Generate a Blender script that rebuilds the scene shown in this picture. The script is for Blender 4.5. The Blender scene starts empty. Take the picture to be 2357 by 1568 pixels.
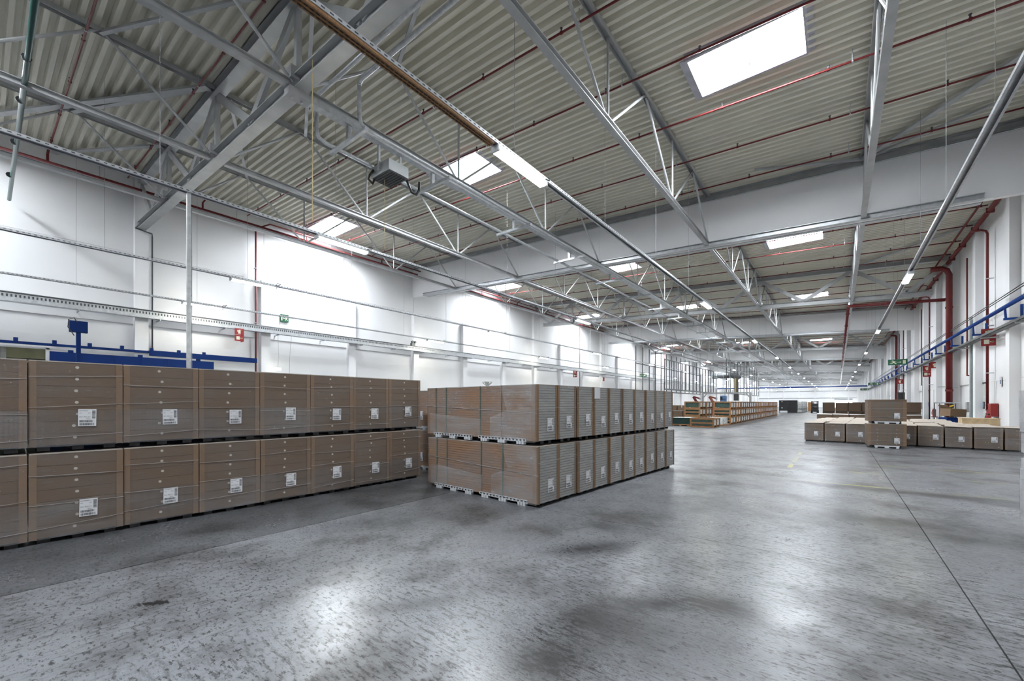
import bpy, math, random
from mathutils import Vector, Matrix
R = random.Random(7)
sc = bpy.context.scene
col = sc.collection

# ------------------------------------------------------------------ camera, world, exposure
F_PX, CX, HOR, W_PX, H_PX = 960.0, 1178.5, 928.0, 2357.0, 1568.0
YAW = math.atan2(1928 - 1178, F_PX)
cam_d = bpy.data.cameras.new('camera')
cam_d.sensor_fit = 'HORIZONTAL'; cam_d.sensor_width = 36.0
cam_d.lens = 36.0 * F_PX / W_PX
cam_d.shift_y = (HOR - H_PX / 2) / W_PX
cam_d.clip_start = 0.05; cam_d.clip_end = 600
cam = bpy.data.objects.new('camera', cam_d); col.objects.link(cam)
cam.location = (0, 0, 1.6); cam.rotation_euler = (math.pi / 2, 0, YAW)
sc.camera = cam

SKY_E = 44.0      # brightness of the daylight in the roof windows
LAMP_E = 24.0     # brightness of the fluorescent diffusers
sc.view_settings.view_transform = 'Standard'; sc.view_settings.look = 'None'
sc.view_settings.gamma = 1.0; sc.view_settings.use_curve_mapping = False
sc.view_settings.exposure = 1.56
wd = bpy.data.worlds.new('overcast_sky'); sc.world = wd; wd.use_nodes = True
_bg = wd.node_tree.nodes['Background']
_sk = wd.node_tree.nodes.new('ShaderNodeTexSky'); _sk.sky_type = 'HOSEK_WILKIE'; _sk.turbidity = 6
wd.node_tree.links.new(_sk.outputs[0], _bg.inputs[0]); _bg.inputs[1].default_value = 1.0
wd.cycles.sampling_method = 'NONE'        # the sky only lights through the roof windows
sc.cycles.use_denoising = True
sc.cycles.max_bounces = 6; sc.cycles.diffuse_bounces = 3; sc.cycles.glossy_bounces = 2; sc.cycles.transmission_bounces = 2
sc.cycles.transparent_max_bounces = 8
sc.cycles.sample_clamp_indirect = 6.0
sc.cycles.use_light_tree = False; sc.cycles.adaptive_threshold = 0.04
sc.cycles.caustics_reflective = False; sc.cycles.caustics_refractive = False

# ------------------------------------------------------------------ layout of the hall (metres)
XL, XR = -25.6, 5.75            # inner faces of the long walls
Y0, Y1 = -20.0, 195.5           # end walls
BAY, YB0 = 15.9, 4.65           # frame spacing, first frame in view
KMIN, KMAX = -1, 12
def zr(x): return 12.05 - 0.045 * (x + 26)      # underside of the roof deck
def zf(x): return 8.48 - 0.0445 * x             # underside of the frames
TX = [0.75, -4.65, -10.05, -15.45, -20.85]      # lines of the long trusses
RAILS = [(2.05, 'rail by the dock wall'), (-4.92, 'rail over the carton block'), (-11.45, 'third rail from the dock wall'),
         (-17.87, 'second rail from the long white wall'), (-23.85, 'rail nearest the long white wall')]
RZ = 6.3
ORD = ['first', 'second', 'third', 'fourth', 'fifth', 'sixth', 'seventh', 'eighth', 'ninth', 'tenth', 'eleventh', 'twelfth', 'thirteenth', 'fourteenth', 'fifteenth', 'sixteenth']

# ------------------------------------------------------------------ materials
MAT = {}
def nt(name):
    m = bpy.data.materials.new(name); m.use_nodes = True; t = m.node_tree
    MAT[name] = m
    return m, t, t.nodes['Principled BSDF']
def N(t, typ, **kw):
    n = t.nodes.new(typ)
    for k, v in kw.items():
        if k.startswith('i_'):
            key = k[2:]; key = int(key) if key.isdigit() else key.replace('_', ' ')
            n.inputs[key].default_value = v
        else: setattr(n, k, v)
    return n
def L(t, a, b): t.links.new(a, b)
def ramp(t, fac, stops):
    r = N(t, 'ShaderNodeValToRGB'); e = r.color_ramp.elements
    e[0].position, e[0].color = stops[0][0], (*stops[0][1], 1); e[1].position, e[1].color = stops[-1][0], (*stops[-1][1], 1)
    for p, c in stops[1:-1]:
        x = e.new(p); x.color = (*c, 1)
    L(t, fac, r.inputs[0]); return r.outputs[0]
def mapped(t, coord, scale):
    tc = N(t, 'ShaderNodeTexCoord'); mp = N(t, 'ShaderNodeMapping'); mp.inputs['Scale'].default_value = scale
    if coord == 'World':
        g = N(t, 'ShaderNodeNewGeometry'); L(t, g.outputs['Position'], mp.inputs[0])
    else: L(t, tc.outputs[coord], mp.inputs[0])
    return mp.outputs[0]
def noise(t, vec, scale, detail=4, rough=0.55, dist=0.0):
    n = N(t, 'ShaderNodeTexNoise'); n.inputs['Scale'].default_value = scale; n.inputs['Detail'].default_value = detail
    n.inputs['Roughness'].default_value = rough; n.inputs['Distortion'].default_value = dist
    L(t, vec, n.inputs['Vector']); return n.outputs[0]
def mixc(t, fac, a, b, mode='MIX'):
    m = N(t, 'ShaderNodeMix', data_type='RGBA', blend_type=mode)
    if isinstance(fac, (int, float)): m.inputs[0].default_value = fac
    else: L(t, fac, m.inputs[0])
    for i, c in ((6, a), (7, b)):
        if isinstance(c, tuple): m.inputs[i].default_value = (*c, 1)
        else: L(t, c, m.inputs[i])
    return m.outputs[2]
def math_(t, op, a, b=None, clamp=False):
    m = N(t, 'ShaderNodeMath', operation=op); m.use_clamp = clamp
    for i, v in ((0, a), (1, b)):
        if v is None: continue
        if isinstance(v, (int, float)): m.inputs[i].default_value = v
        else: L(t, v, m.inputs[i])
    return m.outputs[0]
def bump(t, h, strength, dist=0.01):
    b = N(t, 'ShaderNodeBump'); b.inputs['Strength'].default_value = strength; b.inputs['Distance'].default_value = dist
    L(t, h, b.inputs['Height']); return b.outputs[0]
def simple(name, c, rough=0.5, metal=0.0, var=0.12, scale=3.0, spec=0.5, coord='Object', bmp=0.0, stretch=(1, 1, 1)):
    m, t, p = nt(name)
    v = mapped(t, coord, stretch); n = noise(t, v, scale, 2)
    L(t, ramp(t, n, [(0.3, tuple(x * (1 - var) for x in c)), (0.7, tuple(min(1, x * (1 + var)) for x in c))]), p.inputs['Base Color'])
    p.inputs['Roughness'].default_value = rough; p.inputs['Metallic'].default_value = metal
    p.inputs['Specular IOR Level'].default_value = spec
    if bmp: L(t, bump(t, noise(t, v, scale * 8), bmp), p.inputs['Normal'])
    return m
def emit(name, c, s):
    m, t, p = nt(name); t.nodes.remove(p)
    e = N(t, 'ShaderNodeEmission'); e.inputs[0].default_value = (*c, 1); e.inputs[1].default_value = s
    L(t, e.outputs[0], t.nodes['Material Output'].inputs[0])
    return m

simple('steel', (0.42, 0.43, 0.435), 0.42, 0.25, 0.10, 2.0)
simple('galvanised', (0.50, 0.52, 0.54), 0.38, 0.45, 0.14, 9.0)
simple('dark_steel', (0.075, 0.08, 0.085), 0.45, 0.3)
simple('white_wall', (0.79, 0.792, 0.805), 0.62, 0, 0.03, 0.6, coord='World')
simple('white_panel', (0.785, 0.787, 0.80), 0.6, 0, 0.03, 0.5, coord='World')
simple('joint_grey', (0.03, 0.028, 0.024), 0.9)
simple('red_pipe', (0.13, 0.007, 0.008), 0.5, 0, 0.1, 4)
simple('green_pipe', (0.007, 0.055, 0.047), 0.3)
simple('blue_paint', (0.002, 0.020, 0.115), 0.5, 0, 0.08, 1.5, spec=0.15)
simple('blue_rail', (0.008, 0.05, 0.25), 0.4, spec=0.3)
simple('black', (0.012, 0.012, 0.013), 0.5)
simple('black_sheet', (0.016, 0.016, 0.018), 0.32, 0, 0.2, 2)
simple('orange_cable', (0.26, 0.14, 0.062), 0.6, 0, 0.25, 30)
simple('cream_cord', (0.52, 0.42, 0.24), 0.7)
simple('wire', (0.34, 0.34, 0.35), 0.8, 0.0, spec=0.1)
simple('kerb', (0.42, 0.42, 0.47), 0.55)
simple('plastic_white', (0.52, 0.535, 0.56), 0.4)
simple('plastic_grey', (0.42, 0.43, 0.44), 0.4)
simple('paper', (0.62, 0.62, 0.64), 0.6, 0, 0.02)
simple('ink', (0.02, 0.02, 0.022), 0.6)
simple('ink_soft', (0.14, 0.10, 0.075), 0.8)
simple('sticker', (0.46, 0.41, 0.35), 0.6, 0, 0.05)
simple('sticker_yellow', (0.62, 0.42, 0.12), 0.6)
simple('strap_green', (0.06, 0.10, 0.075), 0.45)
simple('sign_red', (0.27, 0.010, 0.010), 0.4, 0, 0.05)
simple('sign_green', (0.015, 0.10, 0.05), 0.4, 0, 0.05)
simple('sign_cream', (0.72, 0.72, 0.58), 0.5, 0, 0.03)
simple('wood', (0.24, 0.115, 0.042), 0.65, 0, 0.35, 5, stretch=(1, 1, 6))
simple('wood_pale', (0.52, 0.38, 0.22), 0.6, 0, 0.2, 5)
simple('glass_green', (0.045, 0.075, 0.062), 0.12, 0, 0.2, 3)
simple('glass_dark', (0.014, 0.035, 0.030), 0.14, 0, 0.15, 3)
simple('white_wrap', (0.50, 0.52, 0.51), 0.25, 0, 0.45, 9, bmp=0.5)
simple('grey_wrap', (0.36, 0.36, 0.39), 0.3, 0, 0.2, 5, bmp=0.4)
simple('door_grey', (0.56, 0.60, 0.57), 0.45)
simple('rubber_teal', (0.03, 0.09, 0.085), 0.6)
simple('window_blue', (0.12, 0.22, 0.40), 0.15)
simple('yellow', (0.62, 0.42, 0.02), 0.5)
simple('orange', (0.22, 0.06, 0.035), 0.45)
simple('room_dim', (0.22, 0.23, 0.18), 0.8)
simple('machine_grey', (0.40, 0.42, 0.43), 0.45, 0.2)
emit('daylight', (0.90, 0.955, 1.0), SKY_E)
emit('lamp', (1.0, 0.985, 0.86), LAMP_E)
emit('lamp_small', (1.0, 0.97, 0.80), 3.0)
emit('doorway_light', (0.95, 0.98, 1.0), 9.0)

# corrugated deck: cream-grey coated steel with faint dust
m, t, p = nt('roof_deck')
v = mapped(t, 'World', (0.5, 3.0, 1.0))
L(t, ramp(t, noise(t, v, 1.6, 2), [(0.25, (0.64, 0.615, 0.52)), (0.75, (0.75, 0.725, 0.625))]), p.inputs['Base Color'])
p.inputs['Roughness'].default_value = 0.42; p.inputs['Specular IOR Level'].default_value = 0.4

# cardboard in three tones
def cardboard(name, c, lines):
    m, t, p = nt(name)
    v = mapped(t, 'Object', (3, 3, 30)); v2 = mapped(t, 'World', (1, 1, 1))
    c1 = ramp(t, noise(t, v, 2.5, 3), [(0.3, tuple(x * 0.86 for x in c)), (0.7, tuple(x * 1.1 for x in c))])
    c2 = mixc(t, math_(t, 'MULTIPLY', noise(t, v2, 2.2, 2), 0.5), c1, tuple(x * 0.72 for x in c))
    L(t, c2, p.inputs['Base Color']); p.inputs['Roughness'].default_value = 0.75; p.inputs['Specular IOR Level'].default_value = 0.25
cardboard('card', (0.142, 0.097, 0.066), 0)
cardboard('card_post', (0.205, 0.13, 0.078), 0)
cardboard('card_board', (0.302, 0.158, 0.076), 0)
cardboard('card_lid', (0.408, 0.357, 0.306), 0)
simple('board_end', (0.34, 0.335, 0.325), 0.5, 0, 0.12, 6, stretch=(1, 1, 8))

# stretch film: mostly clear, with cloudy streaks and sharp wrinkle glints
def film_mat(name, base, amp, col_):
    m, t, p = nt(name)
    v = mapped(t, 'World', (1.3, 1.3, 3.2)); v2 = mapped(t, 'World', (4, 4, 34)); v3 = mapped(t, 'World', (1.2, 1.2, 9))
    n1 = noise(t, v, 1.1, 3, 0.55); n2 = noise(t, v2, 2.2, 4, 0.7); n3 = noise(t, v3, 2.4, 2, 0.5)
    p.inputs['Base Color'].default_value = (*col_, 1); p.inputs['Roughness'].default_value = 0.12
    p.inputs['Specular IOR Level'].default_value = 0.7
    L(t, bump(t, math_(t, 'ADD', n2, math_(t, 'MULTIPLY', n3, 1.5)), 0.5, 0.02), p.inputs['Normal'])
    tr = N(t, 'ShaderNodeBsdfTransparent'); mx = N(t, 'ShaderNodeMixShader')
    k = math_(t, 'MULTIPLY', math_(t, 'SUBTRACT', n1, 0.34, True), amp)
    streak = math_(t, 'MULTIPLY', math_(t, 'SUBTRACT', n2, 0.52, True), 1.3)
    fac = math_(t, 'ADD', math_(t, 'ADD', k, base), math_(t, 'MULTIPLY', streak, math_(t, 'ADD', k, 0.25)), True)
    L(t, fac, mx.inputs[0]); L(t, tr.outputs[0], mx.inputs[1]); L(t, p.outputs[0], mx.inputs[2])
    L(t, mx.outputs[0], t.nodes['Material Output'].inputs[0])
film_mat('film', 0.05, 0.36, (0.34, 0.33, 0.34))
film_mat('film_heavy', 0.10, 0.75, (0.36, 0.36, 0.37))
film_mat('film_wrinkle', 0.08, 0.8, (0.55, 0.54, 0.54))
simple('film_edge', (0.34, 0.32, 0.31), 0.3)

# worn polished concrete with scuffs, stains and traces of old yellow paint
def concrete(name, tone):
    m, t, p = nt(name)
    g = N(t, 'ShaderNodeNewGeometry').outputs['Position']
    def gm(sx, sy, rot=0.0):
        mp = N(t, 'ShaderNodeMapping'); mp.inputs['Scale'].default_value = (sx, sy, 1); mp.inputs['Rotation'].default_value = (0, 0, rot)
        L(t, g, mp.inputs[0]); return mp.outputs[0]
    def soft(n, lo, hi, k=1.0):
        mr = N(t, 'ShaderNodeMapRange', interpolation_type='SMOOTHSTEP'); mr.inputs['From Min'].default_value = lo; mr.inputs['From Max'].default_value = hi
        mr.inputs['To Max'].default_value = k; L(t, n, mr.inputs['Value']); return mr.outputs[0]
    big = noise(t, gm(0.30, 0.30), 1.0, 2, 0.55)
    mid = noise(t, gm(1.0, 1.0, 0.5), 0.9, 5, 0.62)
    sxx = noise(t, gm(2.2, 11.0, 0.12), 2.6, 6, 0.72)      # scuffs across the hall
    syy = noise(t, gm(10.0, 2.2, -0.10), 2.6, 6, 0.72)     # scuffs down the hall
    grit = noise(t, gm(1.0, 1.9, 0.3), 17.0, 4, 0.72)
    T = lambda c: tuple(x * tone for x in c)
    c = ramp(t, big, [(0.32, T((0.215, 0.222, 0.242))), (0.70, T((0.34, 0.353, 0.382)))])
    c = mixc(t, soft(mid, 0.44, 0.70, 0.85), c, T((0.075, 0.072, 0.070)))
    sp0 = N(t, 'ShaderNodeSeparateXYZ'); L(t, g, sp0.inputs[0])
    zone = soft(math_(t, 'ADD', sp0.outputs['X'], math_(t, 'MULTIPLY', math_(t, 'SUBTRACT', big, 0.5), 5.0)), -3.6, -1.2)
    c = mixc(t, math_(t, 'MULTIPLY', soft(sxx, 0.50, 0.62, 0.95), math_(t, 'MULTIPLY', zone, soft(big, 0.15, 0.60))), c, T((0.035, 0.034, 0.033)))
    c = mixc(t, math_(t, 'MULTIPLY', soft(syy, 0.50, 0.66, 0.7), math_(t, 'MULTIPLY', math_(t, 'SUBTRACT', 1.0, zone), soft(mid, 0.24, 0.56))), c, T((0.040, 0.038, 0.035)))
    c = mixc(t, soft(grit, 0.52, 0.64, 0.85), c, T((0.04, 0.039, 0.038)))
    c = mixc(t, soft(noise(t, gm(3.0, 9.0, 0.7), 4.0, 2), 0.74, 0.80, 0.5), c, T((0.26, 0.20, 0.07)))
    sx = N(t, 'ShaderNodeSeparateXYZ'); L(t, g, sx.inputs[0])
    def blob(x, y, rx, ry, ang, strength):
        mp = N(t, 'ShaderNodeMapping', vector_type='TEXTURE'); mp.inputs['Location'].default_value = (x, y, 0); mp.inputs['Rotation'].default_value = (0, 0, ang)
        mp.inputs['Scale'].default_value = (rx, ry, 1); L(t, g, mp.inputs[0])
        d = N(t, 'ShaderNodeVectorMath', operation='LENGTH'); L(t, mp.outputs[0], d.inputs[0])
        e = math_(t, 'ADD', d.outputs['Value'], math_(t, 'MULTIPLY', math_(t, 'SUBTRACT', sxx, 0.5), 3.4))
        e = math_(t, 'ADD', e, math_(t, 'MULTIPLY', math_(t, 'SUBTRACT', grit, 0.5), 3.2))
        return math_(t, 'MULTIPLY', math_(t, 'SUBTRACT', 1.05, e, True), strength * 1.25, True)
    for b in ((-0.72, 3.60, 0.42, 0.26, 0.2, 0.95), (-1.16, 3.30, 0.50, 0.16, 0.75, 1.0), (-1.42, 2.80, 0.5, 0.26, 1.0, 0.85), (-1.42, 2.2, 0.5, 0.36, 1.2, 0.85), (-0.9, 2.9, 0.9, 0.6, 0.6, 0.35),
              (-2.15, 4.15, 0.62, 0.22, 0.95, 0.75), (-2.35, 5.0, 0.30, 0.22, 0.2, 0.55), (-4.31, 0.86, 0.12, 0.05, 0.8, 2.0), (-4.9, 3.3, 1.0, 0.5, 1.0, 0.35), (0.2, 7.5, 1.5, 0.4, 0.05, 0.6), (2.0, 7.0, 1.6, 0.3, -0.1, 0.5),
              (1.3, 10.2, 2.6, 0.3, 0.0, 0.7), (-1.6, 10.9, 1.4, 0.4, 0.05, 0.7), (-2.6, 2.2, 0.5, 0.14, 1.0, 0.4)):
        c = mixc(t, blob(*b), c, T((0.022, 0.021, 0.023)))
    def yline(axis, pos, half, lo, hi):
        a_ = 'X' if axis == 'Y' else 'Y'
        d = math_(t, 'ABSOLUTE', math_(t, 'SUBTRACT', sx.outputs[axis], pos)); on = math_(t, 'LESS_THAN', d, half)
        seg = math_(t, 'MULTIPLY', math_(t, 'GREATER_THAN', sx.outputs[a_], lo), math_(t, 'LESS_THAN', sx.outputs[a_], hi))
        return math_(t, 'MULTIPLY', math_(t, 'MULTIPLY', on, seg), soft(mid, 0.42, 0.60, 0.8))
    for ln in (('Y', 12.5, 0.04, 0.2, 4.5), ('Y', 10.5, 0.04, -1.0, 2.6), ('Y', 14.2, 0.05, -0.4, 4.0), ('X', -0.95, 0.05, 12.4, 16.5)):
        c = mixc(t, yline(*ln), c, (0.32, 0.29, 0.06))
    L(t, c, p.inputs['Base Color'])
    rr_ = math_(t, 'ADD', math_(t, 'MULTIPLY', soft(mid, 0.35, 0.75), 0.12), math_(t, 'ADD', 0.215, math_(t, 'MULTIPLY', grit, 0.12)))
    L(t, rr_, p.inputs['Roughness'])
    L(t, math_(t, 'SUBTRACT', 0.50, math_(t, 'ADD', soft(mid, 0.40, 0.70, 0.22), soft(grit, 0.50, 0.64, 0.15))), p.inputs['Specular IOR Level'])
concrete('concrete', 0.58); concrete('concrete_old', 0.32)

# ------------------------------------------------------------------ mesh helpers
class MB:
    def __init__(s): s.v = []; s.f = []; s.m = []
    def quad(s, pts, mi=0):
        b = len(s.v); s.v += [tuple(q) for q in pts]; s.f.append(tuple(range(b, b + len(pts)))); s.m.append(mi); return s
    def box(s, x0, x1, y0, y1, z0, z1, mi=0, sides=None):
        b = len(s.v)
        s.v += [(x0, y0, z0), (x1, y0, z0), (x1, y1, z0), (x0, y1, z0), (x0, y0, z1), (x1, y0, z1), (x1, y1, z1), (x0, y1, z1)]
        for k, q in enumerate(((0, 3, 2, 1), (4, 5, 6, 7), (0, 1, 5, 4), (1, 2, 6, 5), (2, 3, 7, 6), (3, 0, 4, 7))):
            s.f.append(tuple(b + i for i in q)); s.m.append(sides.get(k, mi) if sides else mi)
        return s
    def beam(s, a, b, w, h, mi=0, up=(0, 0, 1)):
        a, b = Vector(a), Vector(b); d = (b - a).normalized(); up = Vector(up)
        if abs(d.dot(up)) > 0.98: up = Vector((1, 0, 0))
        x = d.cross(up).normalized(); y = x.cross(d).normalized(); n = len(s.v)
        k = max(1, round((b - a).length / 5.5)) if abs(d.z) > 1e-4 else 1      # long sloping members in bays
        for e in range(k + 1):
            for i, j in ((-1, -1), (1, -1), (1, 1), (-1, 1)): s.v.append(tuple(a + (b - a) * (e / k) + x * (i * w / 2) + y * (j * h / 2)))
        s.f += [(n, n + 1, n + 2, n + 3), (n + 4 * k + 3, n + 4 * k + 2, n + 4 * k + 1, n + 4 * k)]; s.m += [mi, mi]
        for e in range(k):
            o = n + 4 * e
            for i in range(4): s.f.append((o + i, o + 4 + i, o + 4 + (i + 1) % 4, o + (i + 1) % 4)); s.m.append(mi)
        return s
    def hbeam(s, a, b, w, h, tf=0.02, tw=0.014, mi=0):
        """an H section: two flanges and a web"""
        a, b = Vector(a), Vector(b); d = (b - a).normalized(); x = d.cross(Vector((0, 0, 1))).normalized(); y = x.cross(d).normalized()
        for k in (-1, 1):
            o = y * (k * (h / 2 - tf / 2)); s.beam(a + o, b + o, w, tf, mi, y)
        s.beam(a, b, tw, h - 2 * tf + 0.002, mi, y); return s
    def tube(s, pts, r, n=10, mi=0, cap=True):
        pts = [Vector(q) for q in pts]; b = len(s.v); prev = None
        for i, q in enumerate(pts):
            d = ((pts[min(i + 1, len(pts) - 1)] - pts[max(i - 1, 0)])).normalized()
            if prev is None:
                up = Vector((0, 0, 1)) if abs(d.z) < 0.9 else Vector((1, 0, 0)); x = d.cross(up).normalized()
            else: x = (prev - d * prev.dot(d)).normalized()
            prev = x; y = d.cross(x)
            for k in range(n):
                a = 2 * math.pi * k / n; s.v.append(tuple(q + x * (math.cos(a) * r) + y * (math.sin(a) * r)))
        for i in range(len(pts) - 1):
            for k in range(n):
                s.f.append((b + i * n + k, b + i * n + (k + 1) % n, b + (i + 1) * n + (k + 1) % n, b + (i + 1) * n + k)); s.m.append(mi)
        if cap:
            s.f.append(tuple(b + k for k in range(n))[::-1]); s.m.append(mi)
            e = b + (len(pts) - 1) * n; s.f.append(tuple(e + k for k in range(n))); s.m.append(mi)
        return s
    def disc(s, c, r, axis, th=0.002, n=14, mi=0):
        c = Vector(c); ax = Vector(axis).normalized(); s.tube([c, c + ax * th], r, n, mi); return s
    def mesh(s, name, mats, smooth=False):
        me = bpy.data.meshes.new(name); me.from_pydata(s.v, [], s.f)
        for q in ([mats] if isinstance(mats, str) else mats): me.materials.append(MAT[q])
        if not isinstance(mats, str): me.polygons.foreach_set('material_index', s.m)
        if smooth: me.polygons.foreach_set('use_smooth', [len(f) == 4 for f in s.f])
        me.update(); return me
def obj(name, me, parent=None, loc=None, rot=None, kind=None, label=None, cat=None, group=None):
    o = bpy.data.objects.new(name, me); col.objects.link(o)
    if parent is not None: o.parent = parent
    if loc is not None: o.location = loc
    if rot is not None: o.rotation_euler = rot
    if kind: o['kind'] = kind
    if label: o['label'] = label
    if cat: o['category'] = cat
    if group: o['group'] = group
    return o
def thing(name, label, cat, loc=(0, 0, 0), rz=0.0, group=None): return obj(name, None, None, loc, (0, 0, rz), None, label, cat, group)
def struct(name, me, label, loc=None, parent=None): return obj(name, me, parent, loc, None, 'structure' if parent is None else None, label)
CACHE = {}
def cached(key, fn):
    if key not in CACHE: CACHE[key] = fn()
    return CACHE[key]
def box_me(key, x0, x1, y0, y1, z0, z1, mat):
    return cached(key, lambda: MB().box(x0, x1, y0, y1, z0, z1).mesh(key, mat))
def text_tris(body, size, mbx, place, mi=0):
    """flat lettering as triangles; place(x, y) -> 3-D point"""
    cu = bpy.data.curves.new('lettering', 'FONT'); cu.body = body; cu.size = size; cu.resolution_u = 2
    o = bpy.data.objects.new('lettering', cu); col.objects.link(o)
    me = o.to_mesh()
    b = len(mbx.v); mbx.v += [place(q.co.x, q.co.y) for q in me.vertices]
    for f in me.polygons: mbx.f.append(tuple(b + i for i in f.vertices)); mbx.m.append(mi)
    o.to_mesh_clear(); bpy.data.objects.remove(o); bpy.data.curves.remove(cu)

# ------------------------------------------------------------------ floor: slabs with open joints
fl = struct('floor', MB().box(XL - 6.5, XR + 0.4, Y0 - 0.3, Y1 + 0.3, -0.5, -0.014).mesh('floor', 'joint_grey'), 'polished grey concrete floor with saw-cut joints')
XE = [XL - 6.4, -24.35, -18.05, -11.75, -5.45, 0.84, XR + 0.3]
YE = [Y0 - 0.2, -10.65, 5.25] + [5.25 + 15.9 * k for k in range(1, 12)] + [Y1 + 0.2]
G, G2 = 0.0055, 0.0038
for i in range(len(XE) - 1):
    for j in range(len(YE) - 1):
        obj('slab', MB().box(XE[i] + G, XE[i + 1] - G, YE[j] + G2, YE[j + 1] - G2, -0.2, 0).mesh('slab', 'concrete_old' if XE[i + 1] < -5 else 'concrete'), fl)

# ------------------------------------------------------------------ roof deck with window openings
NS = 19; SH = BAY / NS; SKX = [-1.95, -12.45, -23.2]; SKW = 1.32; SKI = (9, 10); GRID0 = YB0 - 0.27
ce = struct('ceiling', None, 'cream-grey corrugated steel roof deck')
def sheet(segs):
    mb = MB(); pitch = SH / 3; d = 0.135
    prof = []
    for k in range(3):
        y = k * pitch
        prof += [(y, 0), (y + pitch * 0.36, 0), (y + pitch * 0.50, d), (y + pitch * 0.86, d)]
    prof.append((SH, 0))
    for q0, q1 in segs:
        n = max(1, round((q1 - q0) / 5.4)); b = len(mb.v)
        for i in range(n + 1):
            x = q0 + (q1 - q0) * i / n; mb.v += [(x, y, zr(x) + z) for y, z in prof]
        P = len(prof)
        for i in range(n):
            for j in range(P - 1): mb.f.append((b + i * P + j, b + i * P + j + 1, b + (i + 1) * P + j + 1, b + (i + 1) * P + j)); mb.m.append(0)
    return mb.mesh('roof_sheet', 'roof_deck')
E0, E1 = XL - 0.35, XR + 0.35
full = sheet([(E0, E1)])
e = []
lo = E0
for x in sorted(SKX): e.append((lo, x - SKW)); lo = x + SKW
e.append((lo, E1)); holed = sheet(e)
for k in range(-2, KMAX):
    for i in range(NS):
        y = GRID0 + k * BAY + i * SH
        if y > Y1 + 0.1 or y + SH < Y0 - 0.1: continue
        obj('roof_sheet', (holed if i in SKI else full).copy(), ce, (0, y, 0))
wn = 0
for k in range(-2, KMAX):
    ys = GRID0 + k * BAY + SKI[0] * SH; ye = ys + 2 * SH
    if ys < Y0 + 0.5: continue
    for si, x in enumerate(SKX):
        wn += 1
        x0, x1 = x - SKW, x + SKW; z = zr(x); H = 0.28
        side = ('by the dock wall', 'down the middle of the hall', 'by the long white wall')[si]
        w = struct(f'window_{wn}', None, f'glowing white roof window in the row {side}', (x, ys, z))
        mb = MB()
        def kb(a, b, c_, d_): mb.box(a, b, c_, d_, -0.06, H)
        kb(-SKW - 0.05, -SKW + 0.03, -0.05, 2 * SH + 0.05); kb(SKW - 0.03, SKW + 0.05, -0.05, 2 * SH + 0.05)
        kb(-SKW + 0.03, SKW - 0.03, -0.05, 0.03); kb(-SKW + 0.03, SKW - 0.03, 2 * SH - 0.03, 2 * SH + 0.05)
        mb.box(-SKW - 0.17, -SKW - 0.05, -0.05, 2 * SH + 0.05, -0.03, -0.01); mb.box(SKW + 0.05, SKW + 0.17, -0.05, 2 * SH + 0.05, -0.03, -0.01)
        obj('frame', cached('kerb', lambda: mb.mesh('kerb', 'kerb')), w)
        for s in (0, 1):
            obj('pane', cached(f'pane{s}', lambda: MB().box(-SKW + 0.03 + s * (SKW - 0.02), -0.01 + s * (SKW - 0.02), 0.03, 2 * SH - 0.03, H - 0.16, H - 0.14, 0, {0: 1}).mesh('pane', ['plastic_white', 'daylight'])), w)
        obj('glazing_bar', cached('gbar', lambda: MB().box(-0.012, 0.012, 0.02, 2 * SH - 0.02, H - 0.18, H - 0.13).mesh('glazing_bar', 'kerb')), w)
        obj('opener_rod', cached('orod', lambda: MB().tube([(0.03, 0.35, H - 0.19), (0.06, 1.25, H - 0.24)], 0.012, 6).mesh('opener_rod', 'wire')), w)
        obj('cross_bar', cached('cbar', lambda: MB().tube([(-SKW + 0.03, 0.42, H - 0.2), (SKW - 0.03, 0.42, H - 0.2)], 0.008, 6).mesh('cross_bar', 'wire')), w)

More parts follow.
